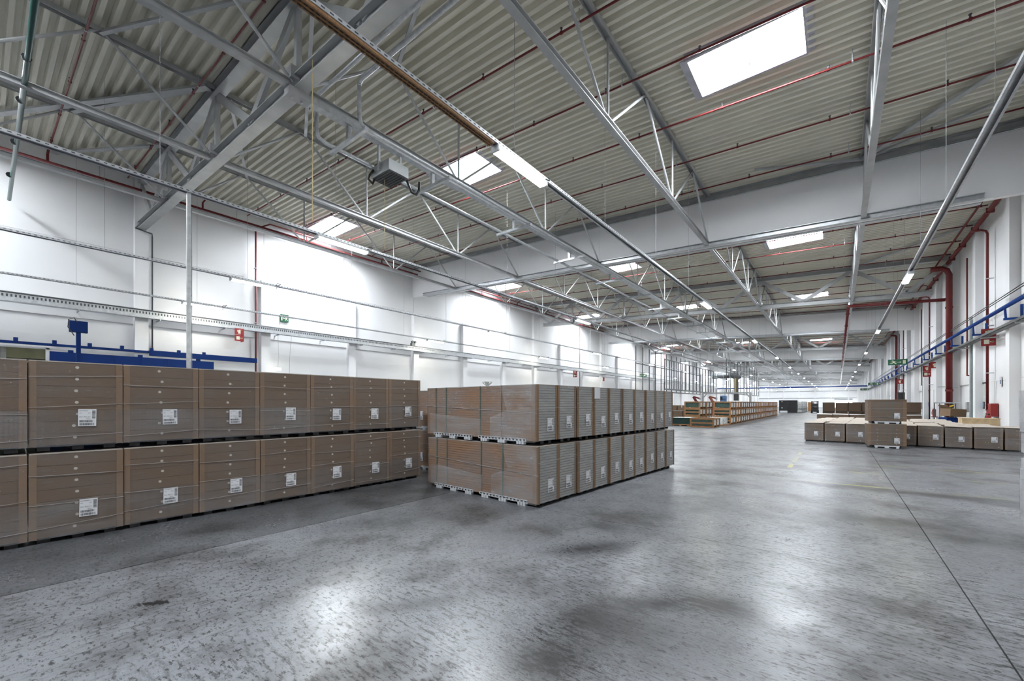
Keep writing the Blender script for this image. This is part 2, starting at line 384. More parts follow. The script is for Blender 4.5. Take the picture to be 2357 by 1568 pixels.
# ------------------------------------------------------------------ walls
WJ = 0.008
def wall_long(name, x, sgn, label, skip):
    top_in = 12.4 if sgn < 0 else 10.95
    root = struct(name, MB().box(min(x, x + sgn * 0.3) if False else min(x + sgn * 0.06, x + sgn * 0.35), max(x + sgn * 0.06, x + sgn * 0.35), 7.6 if sgn < 0 else Y0, Y1, 0, top_in + 0.4).mesh(name, 'white_wall'), label)
    if sgn < 0:   # round the doorway opening
        obj('wall_backing', MB().box(x - 0.35, x - 0.06, Y0, 7.6, 3.86, top_in + 0.4).mesh('wall_backing', 'white_wall'), root)
        obj('wall_backing', MB().box(x - 0.35, x - 0.06, 1.78, 7.6, 0, 3.86).mesh('wall_backing', 'white_wall'), root)
        obj('wall_backing', MB().box(x - 0.35, x - 0.06, Y0, -2.6, 0, 3.86).mesh('wall_backing', 'white_wall'), root)
    ys = [YB0 + 5.3 * k for k in range(-5, 37)]
    ys = [y for y in ys if Y0 < y < Y1]
    zs = [(0.0, 4.40), (4.44, 5.20), (5.24, 8.50), (8.50 + WJ, top_in)] if sgn < 0 else [(0.0, 2.60), (2.60 + WJ, 6.4), (6.4 + WJ, top_in)]
    for a, b in zip([Y0] + ys, ys + [Y1]):
        for zi, (za, zb) in enumerate(zs):
            if sgn < 0 and zi == 0 and a < 1.8 and b > -2.6:
                # panel pieces beside and above the doorway
                pieces = []
                if a < -2.6: pieces.append((a + WJ, min(b, -2.6), za, zb))
                if b > 1.78: pieces.append((max(a, 1.78), b - WJ, za, zb))
                pieces.append((max(a, -2.6), min(b, 1.78), 3.86, zb))
            elif sgn > 0 and zi == 0 and any(a < d + 1.0 < b for d in skip): pieces = [(a + WJ, b - WJ, 2.62, 2.64)]
            else: pieces = [(a + WJ, b - WJ, za, zb)]
            dep = 0.05 if (sgn < 0 and zi == 1) else 0.0
            for pa, pb, pz0, pz1 in pieces:
                if pb - pa < 0.05: continue
                xa, xb = sorted((x + sgn * dep, x + sgn * 0.07))
                obj('wall_panel', MB().box(xa, xb, pa, pb, pz0, pz1).mesh('wall_panel', 'white_panel'), root)
    for y in ys:
        xa, xb = sorted((x - sgn * 0.30, x + sgn * 0.05))
        obj('pilaster', MB().box(xa, xb, y - 0.24, y + 0.24, 0, top_in if ((y - YB0) / 5.3) % 3 < 0.1 else 8.45 if sgn < 0 else top_in).mesh('pilaster', 'white_wall'), root)
    return root
DOCK = [30.4 + 15.9 * k for k in range(0, 10)]
wl = wall_long('wall_left', XL, -1, 'long white panelled wall with pilasters', [])
wr = wall_long('wall_right', XR, 1, 'white dock-side wall with pilasters and loading doors', DOCK)
wb = struct('wall_back', MB().box(XL - 0.3, XR + 0.3, Y0 - 0.3, Y0, 0, 12.4).mesh('wall_back', 'white_wall'), 'white end wall behind the camera')
wf = struct('wall_far', MB().box(XL - 0.3, XR + 0.3, Y1, Y1 + 0.3, 0, 12.4).mesh('wall_far', 'white_wall'), 'white far end wall of the hall')
for z in (3.4, 6.0, 8.6):
    obj('wall_rail', MB().box(XL, XR, Y1 - 0.14, Y1, z, z + 0.22).mesh('wall_rail', 'machine_grey'), wf)
for x in range(-22, 5, 5):
    obj('wall_post', MB().box(x, x + 0.3, Y1 - 0.2, Y1, 0, 12).mesh('wall_post', 'white_wall'), wf)
dr = struct('door_20', None, 'bright open loading doorway in the far end wall', (0, Y1 - 0.05, 0))
obj('door_opening', MB().box(-0.9, 4.1, 0, 0.04, 0, 2.6).mesh('door_opening', 'doorway_light'), dr)
obj('door_header', MB().box(-1.0, 4.2, -0.1, 0.04, 2.62, 3.2).mesh('door_header', 'machine_grey'), dr)

# dim side room seen through the doorway in the long wall
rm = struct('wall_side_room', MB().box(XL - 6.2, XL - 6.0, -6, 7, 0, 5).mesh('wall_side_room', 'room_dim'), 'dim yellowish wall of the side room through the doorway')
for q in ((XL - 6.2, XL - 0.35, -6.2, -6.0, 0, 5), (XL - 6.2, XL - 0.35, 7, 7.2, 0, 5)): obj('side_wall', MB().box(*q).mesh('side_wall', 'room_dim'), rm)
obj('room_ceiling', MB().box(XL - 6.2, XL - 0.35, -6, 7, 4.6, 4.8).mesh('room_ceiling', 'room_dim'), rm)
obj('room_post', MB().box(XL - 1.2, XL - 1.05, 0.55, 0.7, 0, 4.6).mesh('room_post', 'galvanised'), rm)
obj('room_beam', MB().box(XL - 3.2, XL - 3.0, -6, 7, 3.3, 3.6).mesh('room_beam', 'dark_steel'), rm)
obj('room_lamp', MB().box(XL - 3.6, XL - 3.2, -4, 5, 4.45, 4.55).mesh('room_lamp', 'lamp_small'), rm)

# ------------------------------------------------------------------ cross frames: steel trusses and panelled beams
def truss_frame(k):
    y = YB0 + k * BAY
    r = struct('truss_beam', None, 'grey steel cross truss under the roof', (0, y, 0))
    xe0, xe1 = (XL + 0.3, 4.6)
    lo = lambda x: zf(x) + 0.16
    hi = lambda x: zr(x) - 0.17
    obj('bottom_chord', MB().hbeam((xe0 + (0.0 if k == 0 else 1.0), 0, lo(xe0)), (xe1, 0, lo(xe1)), 0.30, 0.32, 0.022, 0.016).mesh('bottom_chord', 'steel'), r)
    obj('top_chord', MB().hbeam((XL + 0.05, 0, hi(XL)), (XR - 0.05, 0, hi(XR)), 0.30, 0.30, 0.022, 0.016).mesh('top_chord', 'steel'), r)
    nodes = sorted(TX)
    mids = [nodes[0] - 2.7] + [(a + b) / 2 for a, b in zip(nodes, nodes[1:])] + [nodes[-1] + 2.7]
    for x in nodes:
        obj('post', MB().beam((x, 0, lo(x) + 0.14), (x, 0, hi(x) - 0.14), 0.13, 0.13).mesh('post', 'steel'), r)
    for i, x in enumerate(nodes):
        for mx in (mids[i], mids[i + 1]):
            obj('diagonal', MB().beam((mx, 0, lo(mx) + 0.15), (x, 0, hi(x) - 0.1), 0.10, 0.24).mesh('diagonal', 'steel'), r)
    obj('diagonal', MB().beam((mids[0], 0, lo(mids[0]) + 0.15), (XL + 0.1, 0, hi(XL) - 0.1), 0.10, 0.24).mesh('diagonal', 'steel'), r)
    obj('diagonal', MB().beam((mids[-1], 0, lo(mids[-1]) + 0.15), (XR - 0.1, 0, hi(XR) - 0.1), 0.10, 0.24).mesh('diagonal', 'steel'), r)
    for x in nodes:
        obj('gusset', MB().box(x - 0.14, x + 0.14, -0.22, 0.22, lo(x) + 0.05, lo(x) + 0.34).mesh('gusset', 'steel'), r)
def panel_frame(k):
    y = YB0 + k * BAY
    r = struct('panel_beam', None, 'deep white panelled cross beam with steel bottom flange', (0, y, 0))
    xs = [XL - 0.05] + sorted(TX) + [XR + 0.05]
    for a, b in zip(xs, xs[1:]):
        mb = MB(); a2, b2 = a + WJ / 2, b - WJ / 2
        for yy in (-0.12, 0.12): mb.v += [(a2, yy, zf(a2) + 0.02), (b2, yy, zf(b2) + 0.02), (b2, yy, zr(b2) - 0.30), (a2, yy, zr(a2) - 0.30)]
        mb.f = [(0, 1, 2, 3), (7, 6, 5, 4), (0, 4, 5, 1), (1, 5, 6, 2), (2, 6, 7, 3), (3, 7, 4, 0)]; mb.m = [0] * 6
        obj('beam_panel', mb.mesh('beam_panel', 'white_panel'), r)
    obj('bottom_flange', MB().hbeam((-24.3, -0.16, zf(-24.3) + 0.1), (3.8, -0.16, zf(3.8) + 0.1), 0.20, 0.20).mesh('bottom_flange', 'galvanised'), r)
    obj('bottom_flange', MB().hbeam((-24.3, 0.24, zf(-24.3) + 0.1), (3.8, 0.24, zf(3.8) + 0.1), 0.20, 0.20).mesh('bottom_flange', 'galvanised'), r)
    obj('top_rail', MB().hbeam((XL, 0, zr(XL) - 0.15), (XR, 0, zr(XR) - 0.15), 0.30, 0.28).mesh('top_rail', 'steel'), r)
    obj('edge_rod', MB().tube([(XL + 2, -0.2, zr(XL + 2) - 0.36), (XR, -0.2, zr(XR) - 0.36)], 0.022, 6).mesh('edge_rod', 'galvanised'), r)
for k in range(KMIN, KMAX + 1):
    if YB0 + k * BAY > Y1 - 0.5: continue
    (truss_frame if k % 2 == 0 else panel_frame)(k)

# long trusses between the frames
def long_truss(x, k):
    y = YB0 + k * BAY; zb = zf(x) + 0.11; zt = zr(x) - 0.08
    r = struct('truss_beam', None, 'slender grey lattice truss running down the hall', (x, y, 0))
    key = f'lt{x}'
    def P(name, kk, fn): obj(name, cached(key + kk, lambda: fn().mesh(name, 'steel')), r)
    def chan(a, b, w, h):
        mb = MB(); mb.beam(a, b, w, 0.014); s = h / 2
        for q in (-1, 1): mb.beam((q * w / 2, a[1], a[2] - s), (q * w / 2, b[1], b[2] - s), 0.014, h)
        return mb
    P('bottom_chord', 'bc', lambda: MB().hbeam((0, 0.2, zb), (0, BAY - 0.2, zb), 0.16, 0.16, 0.016, 0.012))
    P('top_chord', 'tc', lambda: chan((0, 0.1, zt + 0.06), (0, BAY - 0.1, zt + 0.06), 0.16, 0.14))
    S = BAY / 3
    for j in (1, 2): P('upright', f'v{j}', lambda j=j: MB().tube([(0, S * j, zb + 0.06), (0, S * j, zt)], 0.036, 8))
    for j in range(3):
        P('diagonal', f'a{j}', lambda j=j: MB().tube([(0, S * j + 0.12, zb + 0.06), (0, S * (j + 0.5) - 0.06, zt)], 0.040, 8))
        P('diagonal', f'b{j}', lambda j=j: MB().tube([(0, S * (j + 0.5) + 0.06, zt), (0, S * (j + 1) - 0.12, zb + 0.06)], 0.040, 8))
for k in range(KMIN, KMAX):
    for x in TX: long_truss(x, k)

# roof-plane wind bracing seen as flat bars just under the deck
def brace(ax, ay, bx, by, w=0.12):
    struct('brace_beam', MB().beam((ax, ay, zr(ax) - 0.16), (bx, by, zr(bx) - 0.16), w, 0.07).mesh('brace_beam', 'steel'), 'flat grey wind brace lying under the roof deck')
for kk in range(0, 6):
    yb = YB0 + kk * BAY
    brace(0.75, yb + BAY - 0.3, 5.5, yb + BAY - 6.2, 0.2)
brace(0.75, 20.3, 3.9, 18.6); brace(0.75, 20.3, -2.6, 18.9); brace(-20.8, 4.4, -25.3, 1.9, 0.16); brace(-15.4, 4.4, -25.3, -0.6, 0.2); brace(-15.45, 4.4, -20.8, 2.0, 0.14)
brace(-10.05, 4.4, -15.4, 2.0, 0.1); brace(-10.05, 5.0, -15.4, 7.4, 0.1); brace(-15.45, 5.0, -20.8, 7.4, 0.1); brace(-4.65, 5.0, -10.0, 7.4, 0.1)

# ------------------------------------------------------------------ sprinkler pipes
def sprinkler(y, label, group=None, x0=XL + 0.6, x1=5.2, fittings=True):
    o = thing('sprinkler_pipe', label, 'pipe', (0, y, 0), group=group)
    z = lambda x: zr(x) - 0.34
    obj('pipe_run', cached('spr', lambda: MB().tube([(x0 + (x1 - x0) * q / 6, 0, z(x0 + (x1 - x0) * q / 6)) for q in range(7)], 0.027, 8).mesh('pipe_run', 'red_pipe', True)).copy(), o)
    for i in range(12 if fittings else 0):
        x = x0 + 1.4 + i * 2.6
        obj('sprinkler_head', cached('sph', lambda: MB().tube([(0, 0, 0.0), (0, 0, 0.085)], 0.020, 6).tube([(0, 0, 0.085), (0, 0, 0.10)], 0.034, 8).mesh('sprinkler_head', 'dark_steel')), o, (x, 0, z(x) + 0.02))
        if i % 2: obj('pipe_hanger', cached('sphg', lambda: MB().tube([(0, 0, 0), (0, 0, 0.33)], 0.012, 6).box(-0.02, 0.02, -0.035, 0.035, -0.03, 0.0).mesh('pipe_hanger', 'galvanised')), o, (x + 0.5, 0, z(x + 0.5)))
        obj('coupling', cached('spcp', lambda: MB().tube([(-0.03, 0, 0), (0.03, 0, 0)], 0.042, 8).mesh('coupling', 'red_pipe')), o, (x, 0, z(x)))
OFF = [1.32, 4.25, 6.78, 9.4, 11.9, 14.4]
ny = [1.72, 4.12] + [YB0 + o for o in OFF]
sprinkler(1.72, 'thin red sprinkler pipe furthest towards the camera, behind the first cross truss', 'sprinkler pipes')
sprinkler(4.12, 'thin red sprinkler pipe passing just behind the top chord of the nearest cross truss', 'sprinkler pipes')
for i, o_ in enumerate(OFF):
    sprinkler(YB0 + o_, f'thin red sprinkler pipe under the roof, {ORD[i]} past the nearest steel cross truss', 'sprinkler pipes')
for i, o_ in enumerate(OFF):
    sprinkler(YB0 + BAY + o_, f'thin red sprinkler pipe, {ORD[i]} past the nearest white panelled beam', 'sprinkler pipes')
for k in range(2, 7):
    past = f'{ORD[k // 2]} ' + ('steel cross truss' if k % 2 == 0 else 'white panelled beam')
    for i, o_ in enumerate(OFF): sprinkler(YB0 + k * BAY + o_, f'thin red sprinkler pipe far off, {ORD[i]} past the {past}', 'far sprinkler pipes', fittings=False)

# eave mains along both walls and the risers
ev = thing('fire_main', 'thick red fire main under the roof edge of the long white wall', 'pipe')
obj('main_run', MB().tube([(XL + 0.55, Y0 + 1, 11.28), (XL + 0.55, Y1 - 2, 11.28)], 0.075, 10).mesh('main_run', 'red_pipe', True), ev)
for k in range(0, 16):
    y = 1.72 + k * 5.2
    obj('branch', MB().tube([(XL + 0.55, y, 11.3), (XL + 0.55, y, 11.62), (XL + 1.1, y, 11.68)], 0.04, 8).mesh('branch', 'red_pipe'), ev)
    obj('hanger', MB().tube([(XL + 0.55, y + 1.5, 11.3), (XL + 0.55, y + 1.5, 11.95)], 0.012, 6).mesh('hanger', 'galvanised'), ev)
e2 = thing('fire_pipe', 'thinner red pipe beside the fire main on the long white wall', 'pipe')
obj('pipe_run', MB().tube([(XL + 0.55, 9.6, 11.3), (XL + 0.95, 9.9, 11.45), (XL + 0.95, 10.4, 11.45), (XL + 0.95, 90, 11.45)], 0.04, 8).mesh('pipe_run', 'red_pipe', True), e2)
for i, y in enumerate((9.39, 45.9, 77.8)):
    o = thing('fire_riser', f'vertical red fire riser on the long white wall, {ORD[i]} from the camera', 'pipe', (XL + 0.4, y, 0), group='risers on the long wall')
    obj('riser_pipe', cached('risL', lambda: MB().tube([(0, 0, 0), (0, 0, 11.28)], 0.045, 8).mesh('riser_pipe', 'red_pipe', True)), o)
    for z in (3, 6, 9): obj('pipe_clamp', cached('pcl', lambda: MB().box(-0.12, 0.06, -0.06, 0.06, -0.02, 0.02).mesh('pipe_clamp', 'galvanised')), o, (0, 0, z))
em = thing('fire_main', 'thick red fire main under the roof edge of the dock wall', 'pipe')
obj('main_run', MB().tube([(5.28, 5, 10.12), (5.28, 150, 10.12)], 0.095, 10).mesh('main_run', 'red_pipe', True), em)
obj('side_pipe', MB().tube([(4.85, 5, 10.2), (4.85, 150, 10.2)], 0.045, 8).mesh('side_pipe', 'red_pipe', True), em)
for k in range(12): obj('clamp', MB().box(5.16, 5.42, 22.2 + k * 2.6, 22.3 + k * 2.6, 9.98, 10.22).mesh('clamp', 'red_pipe'), em)
rb = thing('fire_riser', 'very thick dark red fire riser standing against the dock wall', 'pipe', (5.28, 36.0, 0))
obj('riser_pipe', MB().tube([(0, 0, 0), (0, 0, 9.35), (-0.1, 0, 9.62), (-0.3, 0, 9.75), (-0.8, 0, 9.78)], 0.15, 12).mesh('riser_pipe', 'red_pipe', True), rb)
rm2 = thing('fire_main', 'red fire main leaving the thick riser and running down the hall by a truss', 'pipe', (5.28, 36.0, 0))
obj('cross_main', MB().tube([(-0.16, 0, 7.85), (-4.7, 0, 8.10)], 0.10, 10).mesh('cross_main', 'red_pipe', True), rm2)
obj('long_main', MB().tube([(-4.72, -0.1, 8.10), (-4.72, 62, 8.10)], 0.085, 8).mesh('long_main', 'red_pipe', True), rm2)
for z in (2.3, 4.6, 7.3): obj('pipe_collar', MB().tube([(0, 0, z), (0, 0, z + 0.12)], 0.175, 12).mesh('pipe_collar', 'red_pipe'), rb)
obj('wall_bracket', MB().box(-0.5, 0.36, -0.04, 0.04, 2.55, 2.61).mesh('wall_bracket', 'galvanised'), rb)
for k in range(8): obj('flange', MB().tube([(-4.72, 3 + k * 6, 8.10), (-4.72, 3.1 + k * 6, 8.10)], 0.12, 8).mesh('flange', 'red_pipe'), rm2)
for i, (y, r_) in enumerate(((29.0, 0.05), (44.6, 0.045), (60.6, 0.045), (67.75, 0.12))):
    o = thing('fire_riser', ('slim red riser above the red hose cabinet on the dock wall', 'slim red riser beyond the very thick one on the dock wall', 'slim red riser far along the dock wall', 'thick red riser far along the dock wall')[i], 'pipe', (5.5, y, 0))
    zt = 9.72
    obj('riser_pipe', MB().tube([(0, 0, 1.3 if i == 0 else 0.1), (0, 0, zt - 0.2), (-0.06, 0, zt - 0.06), (-0.2, 0, zt), (-0.5, 0, zt + 0.02)], r_, 8).mesh('riser_pipe', 'red_pipe', True), o)
    for z in (3, 5.2, 7.4): obj('pipe_clamp', cached('pcr', lambda: MB().box(-0.06, 0.2, -0.06, 0.06, -0.02, 0.02).mesh('pipe_clamp', 'galvanised')), o, (0, 0, z))
for i, y in enumerate((33.6, 49.5, 65.4)):
    o = thing('drop_pipe', f'thin red drop pipe beside a loading door, {ORD[i]} along the dock wall', 'pipe', (5.62, y, 0), group='drop pipes by the loading doors')
    obj('drop_run', cached('drp', lambda: MB().tube([(0, 0, 9.6), (0, 0, 3.1), (0, -0.35, 3.1)], 0.035, 8).mesh('drop_run', 'red_pipe', True)), o)
gr = thing('hanging_pipe', 'dark green pipe crossing below the roof towards the long white wall', 'pipe')
obj('pipe_run', MB().tube([(-4, 0.62, 9.05), (-25.3, 0.74, 9.48)], 0.055, 10).mesh('pipe_run', 'green_pipe', True), gr)
for x in (-11.6, -14.2, -16.4, -19.3, -22.4): obj('pipe_clip', MB().tube([(x - 0.02, 0.66, 9.22 + (-11.6 - x) * 0.02), (x + 0.02, 0.66, 9.22 + (-11.6 - x) * 0.02)], 0.085, 8).mesh('pipe_clip', 'black'), gr)
bw = thing('bent_conduit', 'thin grey conduit along the nearest cross truss turning down the white wall', 'pipe')
obj('conduit_run', MB().tube([(-20, 4.42, zf(-20) - 0.03), (XL + 0.36, 4.42, zf(XL) - 0.03), (XL + 0.36, 5.0, zf(XL) - 0.12), (XL + 0.1, 5.06, zf(XL) - 0.2), (XL + 0.1, 5.06, 4.1)], 0.03, 8).mesh('conduit_run', 'dark_steel', True), bw)

# ------------------------------------------------------------------ light rails and fluorescent fittings
def rail_mesh():
    mb = MB(); ya, yb = Y0 + 2, 190.0
    mb.box(-0.075, 0.075, ya, yb, 0.058, 0.062); mb.box(-0.075, -0.070, ya, yb, 0, 0.06); mb.box(0.070, 0.075, ya, yb, 0, 0.06)
    mb.box(-0.070, -0.035, ya, yb, 0, 0.004); mb.box(0.035, 0.070, ya, yb, 0, 0.004)
    return mb.mesh('rail_channel', 'galvanised')
rail_me = rail_mesh()
def slots():
    mb = MB(); y = -2.0
    while y < 30:
        mb.box(0.075, 0.078, y, y + 0.05, 0.022, 0.040); y += 0.11
    return mb.mesh('rail_slots', 'dark_steel')
sl_me = slots()
for ri, (x, desc) in enumerate(RAILS):
    o = thing('light_rail', f'perforated grey cable rail carrying lights, the {desc}', 'rail', (x, 0, RZ))
    obj('rail_channel', rail_me, o)
    q = obj('rail_slots', sl_me, o, kind='stuff')
    for k in range(-2, 22):
        y = 2.4 + k * 3.97
        obj('suspension_wire', cached(f'sw{ri}', lambda: MB().tube([(0, 0, 0.06), (0, 0, zr(x) - RZ)], 0.005, 5).mesh('suspension_wire', 'wire')), o, (0, y, 0))
    if ri == 1: obj('orange_cables', MB().box(-0.066, 0.066, -8, 5.7, -0.03, 0.0).tube([(-0.05, -8, -0.035), (-0.05, 5.7, -0.035)], 0.02, 6).tube([(0.0, -8, -0.035), (0.0, 5.7, -0.035)], 0.02, 6).tube([(0.05, -8, -0.035), (0.05, 5.7, -0.035)], 0.02, 6).mesh('orange_cables', 'orange_cable'), o)
    if ri == 1:
        sb = MB()
        for q in range(90): sb.box(0.020, 0.032, -1.2 + q * 0.075, -1.155 + q * 0.075, -0.060, -0.0545); sb.box(-0.034, -0.022, -1.17 + q * 0.075, -1.125 + q * 0.075, -0.060, -0.0545)
        obj('cable_gaps', sb.mesh('cable_gaps', 'black'), o, kind='stuff')
def fitting_parts(o):
    obj('housing', cached('fh', lambda: MB().box(-0.085, 0.085, -0.78, 0.78, -0.045, 0.0).box(-0.06, 0.06, -0.72, 0.72, 0.0, 0.03).mesh('housing', 'plastic_grey')), o)
    obj('diffuser', cached('fd', lambda: MB().box(-0.078, 0.078, -0.76, 0.76, -0.105, -0.046, 1, {1: 0, 2: 0, 4: 0}).mesh('diffuser', ['plastic_white', 'lamp'])), o)
    for s in (-1, 1): obj('end_cap', cached('fe', lambda: MB().box(-0.09, 0.09, -0.02, 0.02, -0.11, 0.0).mesh('end_cap', 'plastic_white')), o, (0, s * 0.79, 0))
    obj('power_lead', cached('fl', lambda: MB().tube([(0.06, 0.7, 0.0), (0.1, 0.86, 0.03), (0.02, 0.98, 0.14), (-0.04, 0.86, 0.14), (0, 0.8, 0.06)], 0.012, 6).mesh('power_lead', 'black')), o)
for ri, (x, desc) in enumerate(RAILS):
    for i in range(0, 13):
        yy = 6.6 + i * 14.6
        lab = f'fluorescent light fitting on the {desc}, {ORD[i]} from the camera'
        o = thing('light_fitting', lab, 'lamp', (x, yy, RZ - 0.005), group=f'lights on the {desc}')
        fitting_parts(o)

# ------------------------------------------------------------------ pipe track with heater unit under the third truss line
tk = thing('pipe_track', 'pair of grey pipes on hangers under the middle lattice truss', 'pipe')
zc = zf(-10.05) - 0.10
zt = 8.45
for xx, xt in ((-10.75, -11.0), (-9.40, -10.3)):
    yj = 5.45 if xx < -10 else 5.85
    obj('track_pipe', MB().tube([(xx, yj, 9.55), (xx, yj, 8.75), (xx, yj + 0.06, 8.58), (xx, yj + 0.25, zt + 0.08), (xx, 170, zt + 0.08)], 0.05, 10).mesh('track_pipe', 'galvanised', True), tk)
for i, y in enumerate([5.95, 8.8, 13.0, 17.3, 21.8, 26.0, 30.3, 34.6, 38.9, 43.2, 47.5, 51.8, 56.1]):
    obj('hanger_post', cached('hgp', lambda: MB().box(-0.05, 0.05, -0.05, 0.05, zt + 0.02, zc).mesh('hanger_post', 'galvanised')), tk, (-10.05, y, 0))
    obj('cross_arm', cached('hga', lambda: MB().box(-0.85, 0.80, -0.045, 0.045, zt - 0.06, zt + 0.025).mesh('cross_arm', 'galvanised')), tk, (-10.05, y, 0))
    for s in (-0.85, 0.80): obj('arm_cap', cached('hgc', lambda: MB().box(-0.02, 0.02, -0.05, 0.05, zt - 0.065, zt + 0.03).mesh('arm_cap', 'plastic_white')), tk, (-10.05 + s, y, 0))
tp = thing('steel_pipe', 'shiny pipe crossing under the roof just past the nearest cross truss', 'pipe')
obj('pipe_run', MB().tube([(-9.40, 5.85, 9.5), (-9.40, 5.85, 9.58), (-9.3, 5.85, 9.64), (5.4, 5.85, 9.64)], 0.055, 10).mesh('pipe_run', 'galvanised', True), tp)
tp = thing('steel_pipe', 'second shiny crossing pipe, the one closer to the cross truss', 'pipe')
obj('pipe_run', MB().tube([(-10.75, 5.45, 9.5), (-10.75, 5.45, 9.58), (-10.65, 5.45, 9.64), (5.4, 5.45, 9.64)], 0.055, 10).mesh('pipe_run', 'galvanised', True), tp)
tb = thing('track_rail', 'heavy grey rail bolted under the middle lattice truss', 'rail')
obj('rail_section', MB().box(-10.15, -9.95, 4.9, 170, zc - 0.02, zc + 0.16).mesh('rail_section', 'galvanised'), tb)
obj('end_plate', MB().box(-10.19, -9.91, 4.4, 4.9, zc - 0.06, zc + 0.1).mesh('end_plate', 'steel'), tb)
for k in range(2): obj('bolt', MB().tube([(-10.05, 4.52 + k * 0.22, zc - 0.1), (-10.05, 4.52 + k * 0.22, zc - 0.05)], 0.03, 8).mesh('bolt', 'galvanised'), tb)
hu = thing('fan_heater', 'black and grey fan heater hung from the pipe track', 'heater', (-10.1, 7.25, 8.02))
obj('casing', MB().box(-0.42, 0.42, -0.33, 0.33, 0.0, 0.30).mesh('casing', 'machine_grey'), hu)
gb = obj('grille', MB().box(-0.39, 0.39, -0.30, 0.30, -0.03, 0.0).mesh('grille', 'black'), hu)
for k in range(7): obj('grille_slat', MB().box(-0.37, 0.37, -0.27 + k * 0.085, -0.255 + k * 0.085, -0.042, -0.03).mesh('grille_slat', 'dark_steel'), gb)
obj('hose', MB().tube([(0.3, 0.34, 0.1), (0.3, 0.42, -0.1), (0.28, 0.55, -0.26), (0.28, 0.72, -0.26), (0.28, 0.82, -0.1), (0.28, 0.84, 0.15)], 0.035, 8).mesh('hose', 'black', True), hu)
obj('hose', MB().tube([(-0.3, -0.34, 0.2), (-0.3, -0.46, 0.0), (-0.3, -0.5, -0.12), (-0.3, -0.36, -0.2), (-0.3, -0.3, -0.05)], 0.03, 8).mesh('hose', 'black', True), hu)
for s in (-1, 1):
    obj('support_bracket', MB().box(-0.03, 0.03, s * 0.36 - 0.03, s * 0.36 + 0.03, 0.1, 0.95).mesh('support_bracket', 'galvanised'), hu)
obj('valve', MB().tube([(-0.42, -0.1, 0.3), (-0.42, -0.1, 0.62)], 0.035, 8).box(-0.5, -0.34, -0.16, -0.04, 0.42, 0.5).mesh('valve', 'dark_steel'), hu)
cd_ = thing('pull_cord', 'thin cream cord hanging down from the nearest cross truss', 'cord', (-9.15, 4.55, 0))
obj('cord_line', MB().tube([(0, 0, 9.3), (0, 0, 5.6)], 0.012, 6).mesh('cord_line', 'cream_cord'), cd_)
cd_ = thing('pull_cord', 'thin cord hanging below the black fan heater', 'cord', (-10.2, 7.15, 0))
obj('cord_line', MB().tube([(0, 0, 8.0), (0, 0, 6.0)], 0.008, 6).mesh('cord_line', 'cream_cord'), cd_)
mp_ = thing('drop_pole', 'tall perforated grey pole dropping from a light rail behind the carton row', 'pole', (-11.45, 2.9, 0))
obj('pole_section', MB().box(-0.035, 0.035, -0.035, 0.035, 0.0, RZ).mesh('pole_section', 'galvanised'), mp_)
obj('pole_ties', MB().box(0.0, 0.02, 0.05, 0.06, 1.0, RZ - 0.3).box(-0.02, 0.0, 0.035, 0.055, 2.0, 2.03).box(-0.02, 0.0, 0.035, 0.055, 4.0, 4.03).mesh('pole_ties', 'wire'), mp_)

# ------------------------------------------------------------------ long white wall: trays, sliding door, signs
ct = thing('cable_tray', 'wide perforated cable tray along the long white wall', 'tray', (XL, 0, 5.52))
obj('tray_side', MB().box(0.32, 0.335, Y0 + 0.5, 150, 0, 0.36).mesh('tray_side', 'galvanised'), ct)
obj('tray_floor', MB().box(0.31, 0.62, Y0 + 0.5, 150, -0.01, 0.0).mesh('tray_floor', 'galvanised'), ct)
obj('tray_rim', MB().box(0.60, 0.63, Y0 + 0.5, 150, 0, 0.30).mesh('tray_rim', 'galvanised'), ct)
obj('dark_cables', MB().tube([(0.50, Y0 + 0.6, 0.34), (0.50, 149, 0.34)], 0.045, 8).tube([(0.42, Y0 + 0.6, 0.36), (0.42, 149, 0.36)], 0.04, 8).mesh('dark_cables', 'dark_steel'), ct)
mb = MB(); y = -1.0
while y < 22: mb.box(0.63, 0.634, y, y + 0.05, 0.16, 0.26); y += 0.11
obj('tray_slots', mb.mesh('tray_slots', 'dark_steel'), ct, kind='stuff')
for k in range(30): obj('tray_bracket', cached('tbr', lambda: MB().box(0.0, 0.62, -0.02, 0.02, -0.06, -0.01).mesh('tray_bracket', 'galvanised')), ct, (0, -3.3 + k * 2.65 + 0.6, 0))

sd = struct('door_1', None, 'large blue sliding fire door on the long white wall', (XL + 0.42, 0, 0))
for i in range(6):
    a = 1.78 + i * 0.94
    obj('door_panel', MB().box(-0.05, 0.05, a + 0.003, a + 0.937, 0.05, 3.70).mesh('door_panel', 'blue_paint'), sd)
obj('door_rail', MB().box(-0.12, 0.0, Y0 + 8, 4.9, 3.92, 4.02).mesh('door_rail', 'blue_paint'), sd)
obj('rail_cover', MB().box(-0.10, 0.06, 4.9, 9.43, 3.80, 4.05).mesh('rail_cover', 'blue_paint'), sd)
for k in range(12):
    obj('rail_bracket', cached('rbk', lambda: MB().box(-0.12, 0.02, -0.06, 0.06, 3.98, 4.16).mesh('rail_bracket', 'blue_paint')), sd, (0, -4.2 + k * 1.02, 0))
for k in range(3): obj('roller', MB().box(-0.1, 0.05, 2.3 + k * 2.2, 2.45 + k * 2.2, 3.68, 3.80).mesh('roller', 'blue_paint'), sd)
fr = struct('trim_1', MB().box(XL - 0.02, XL + 0.06, 1.70, 1.80, 0, 3.86).box(XL - 0.02, XL + 0.06, -2.6, 1.80, 3.80, 3.88).mesh('trim_1', 'white_wall'), 'pale frame round the doorway in the long wall')
bp = thing('sensor_post', 'blue post with a square blue box on top behind the cartons', 'post', (-11.2, 1.155, 0))
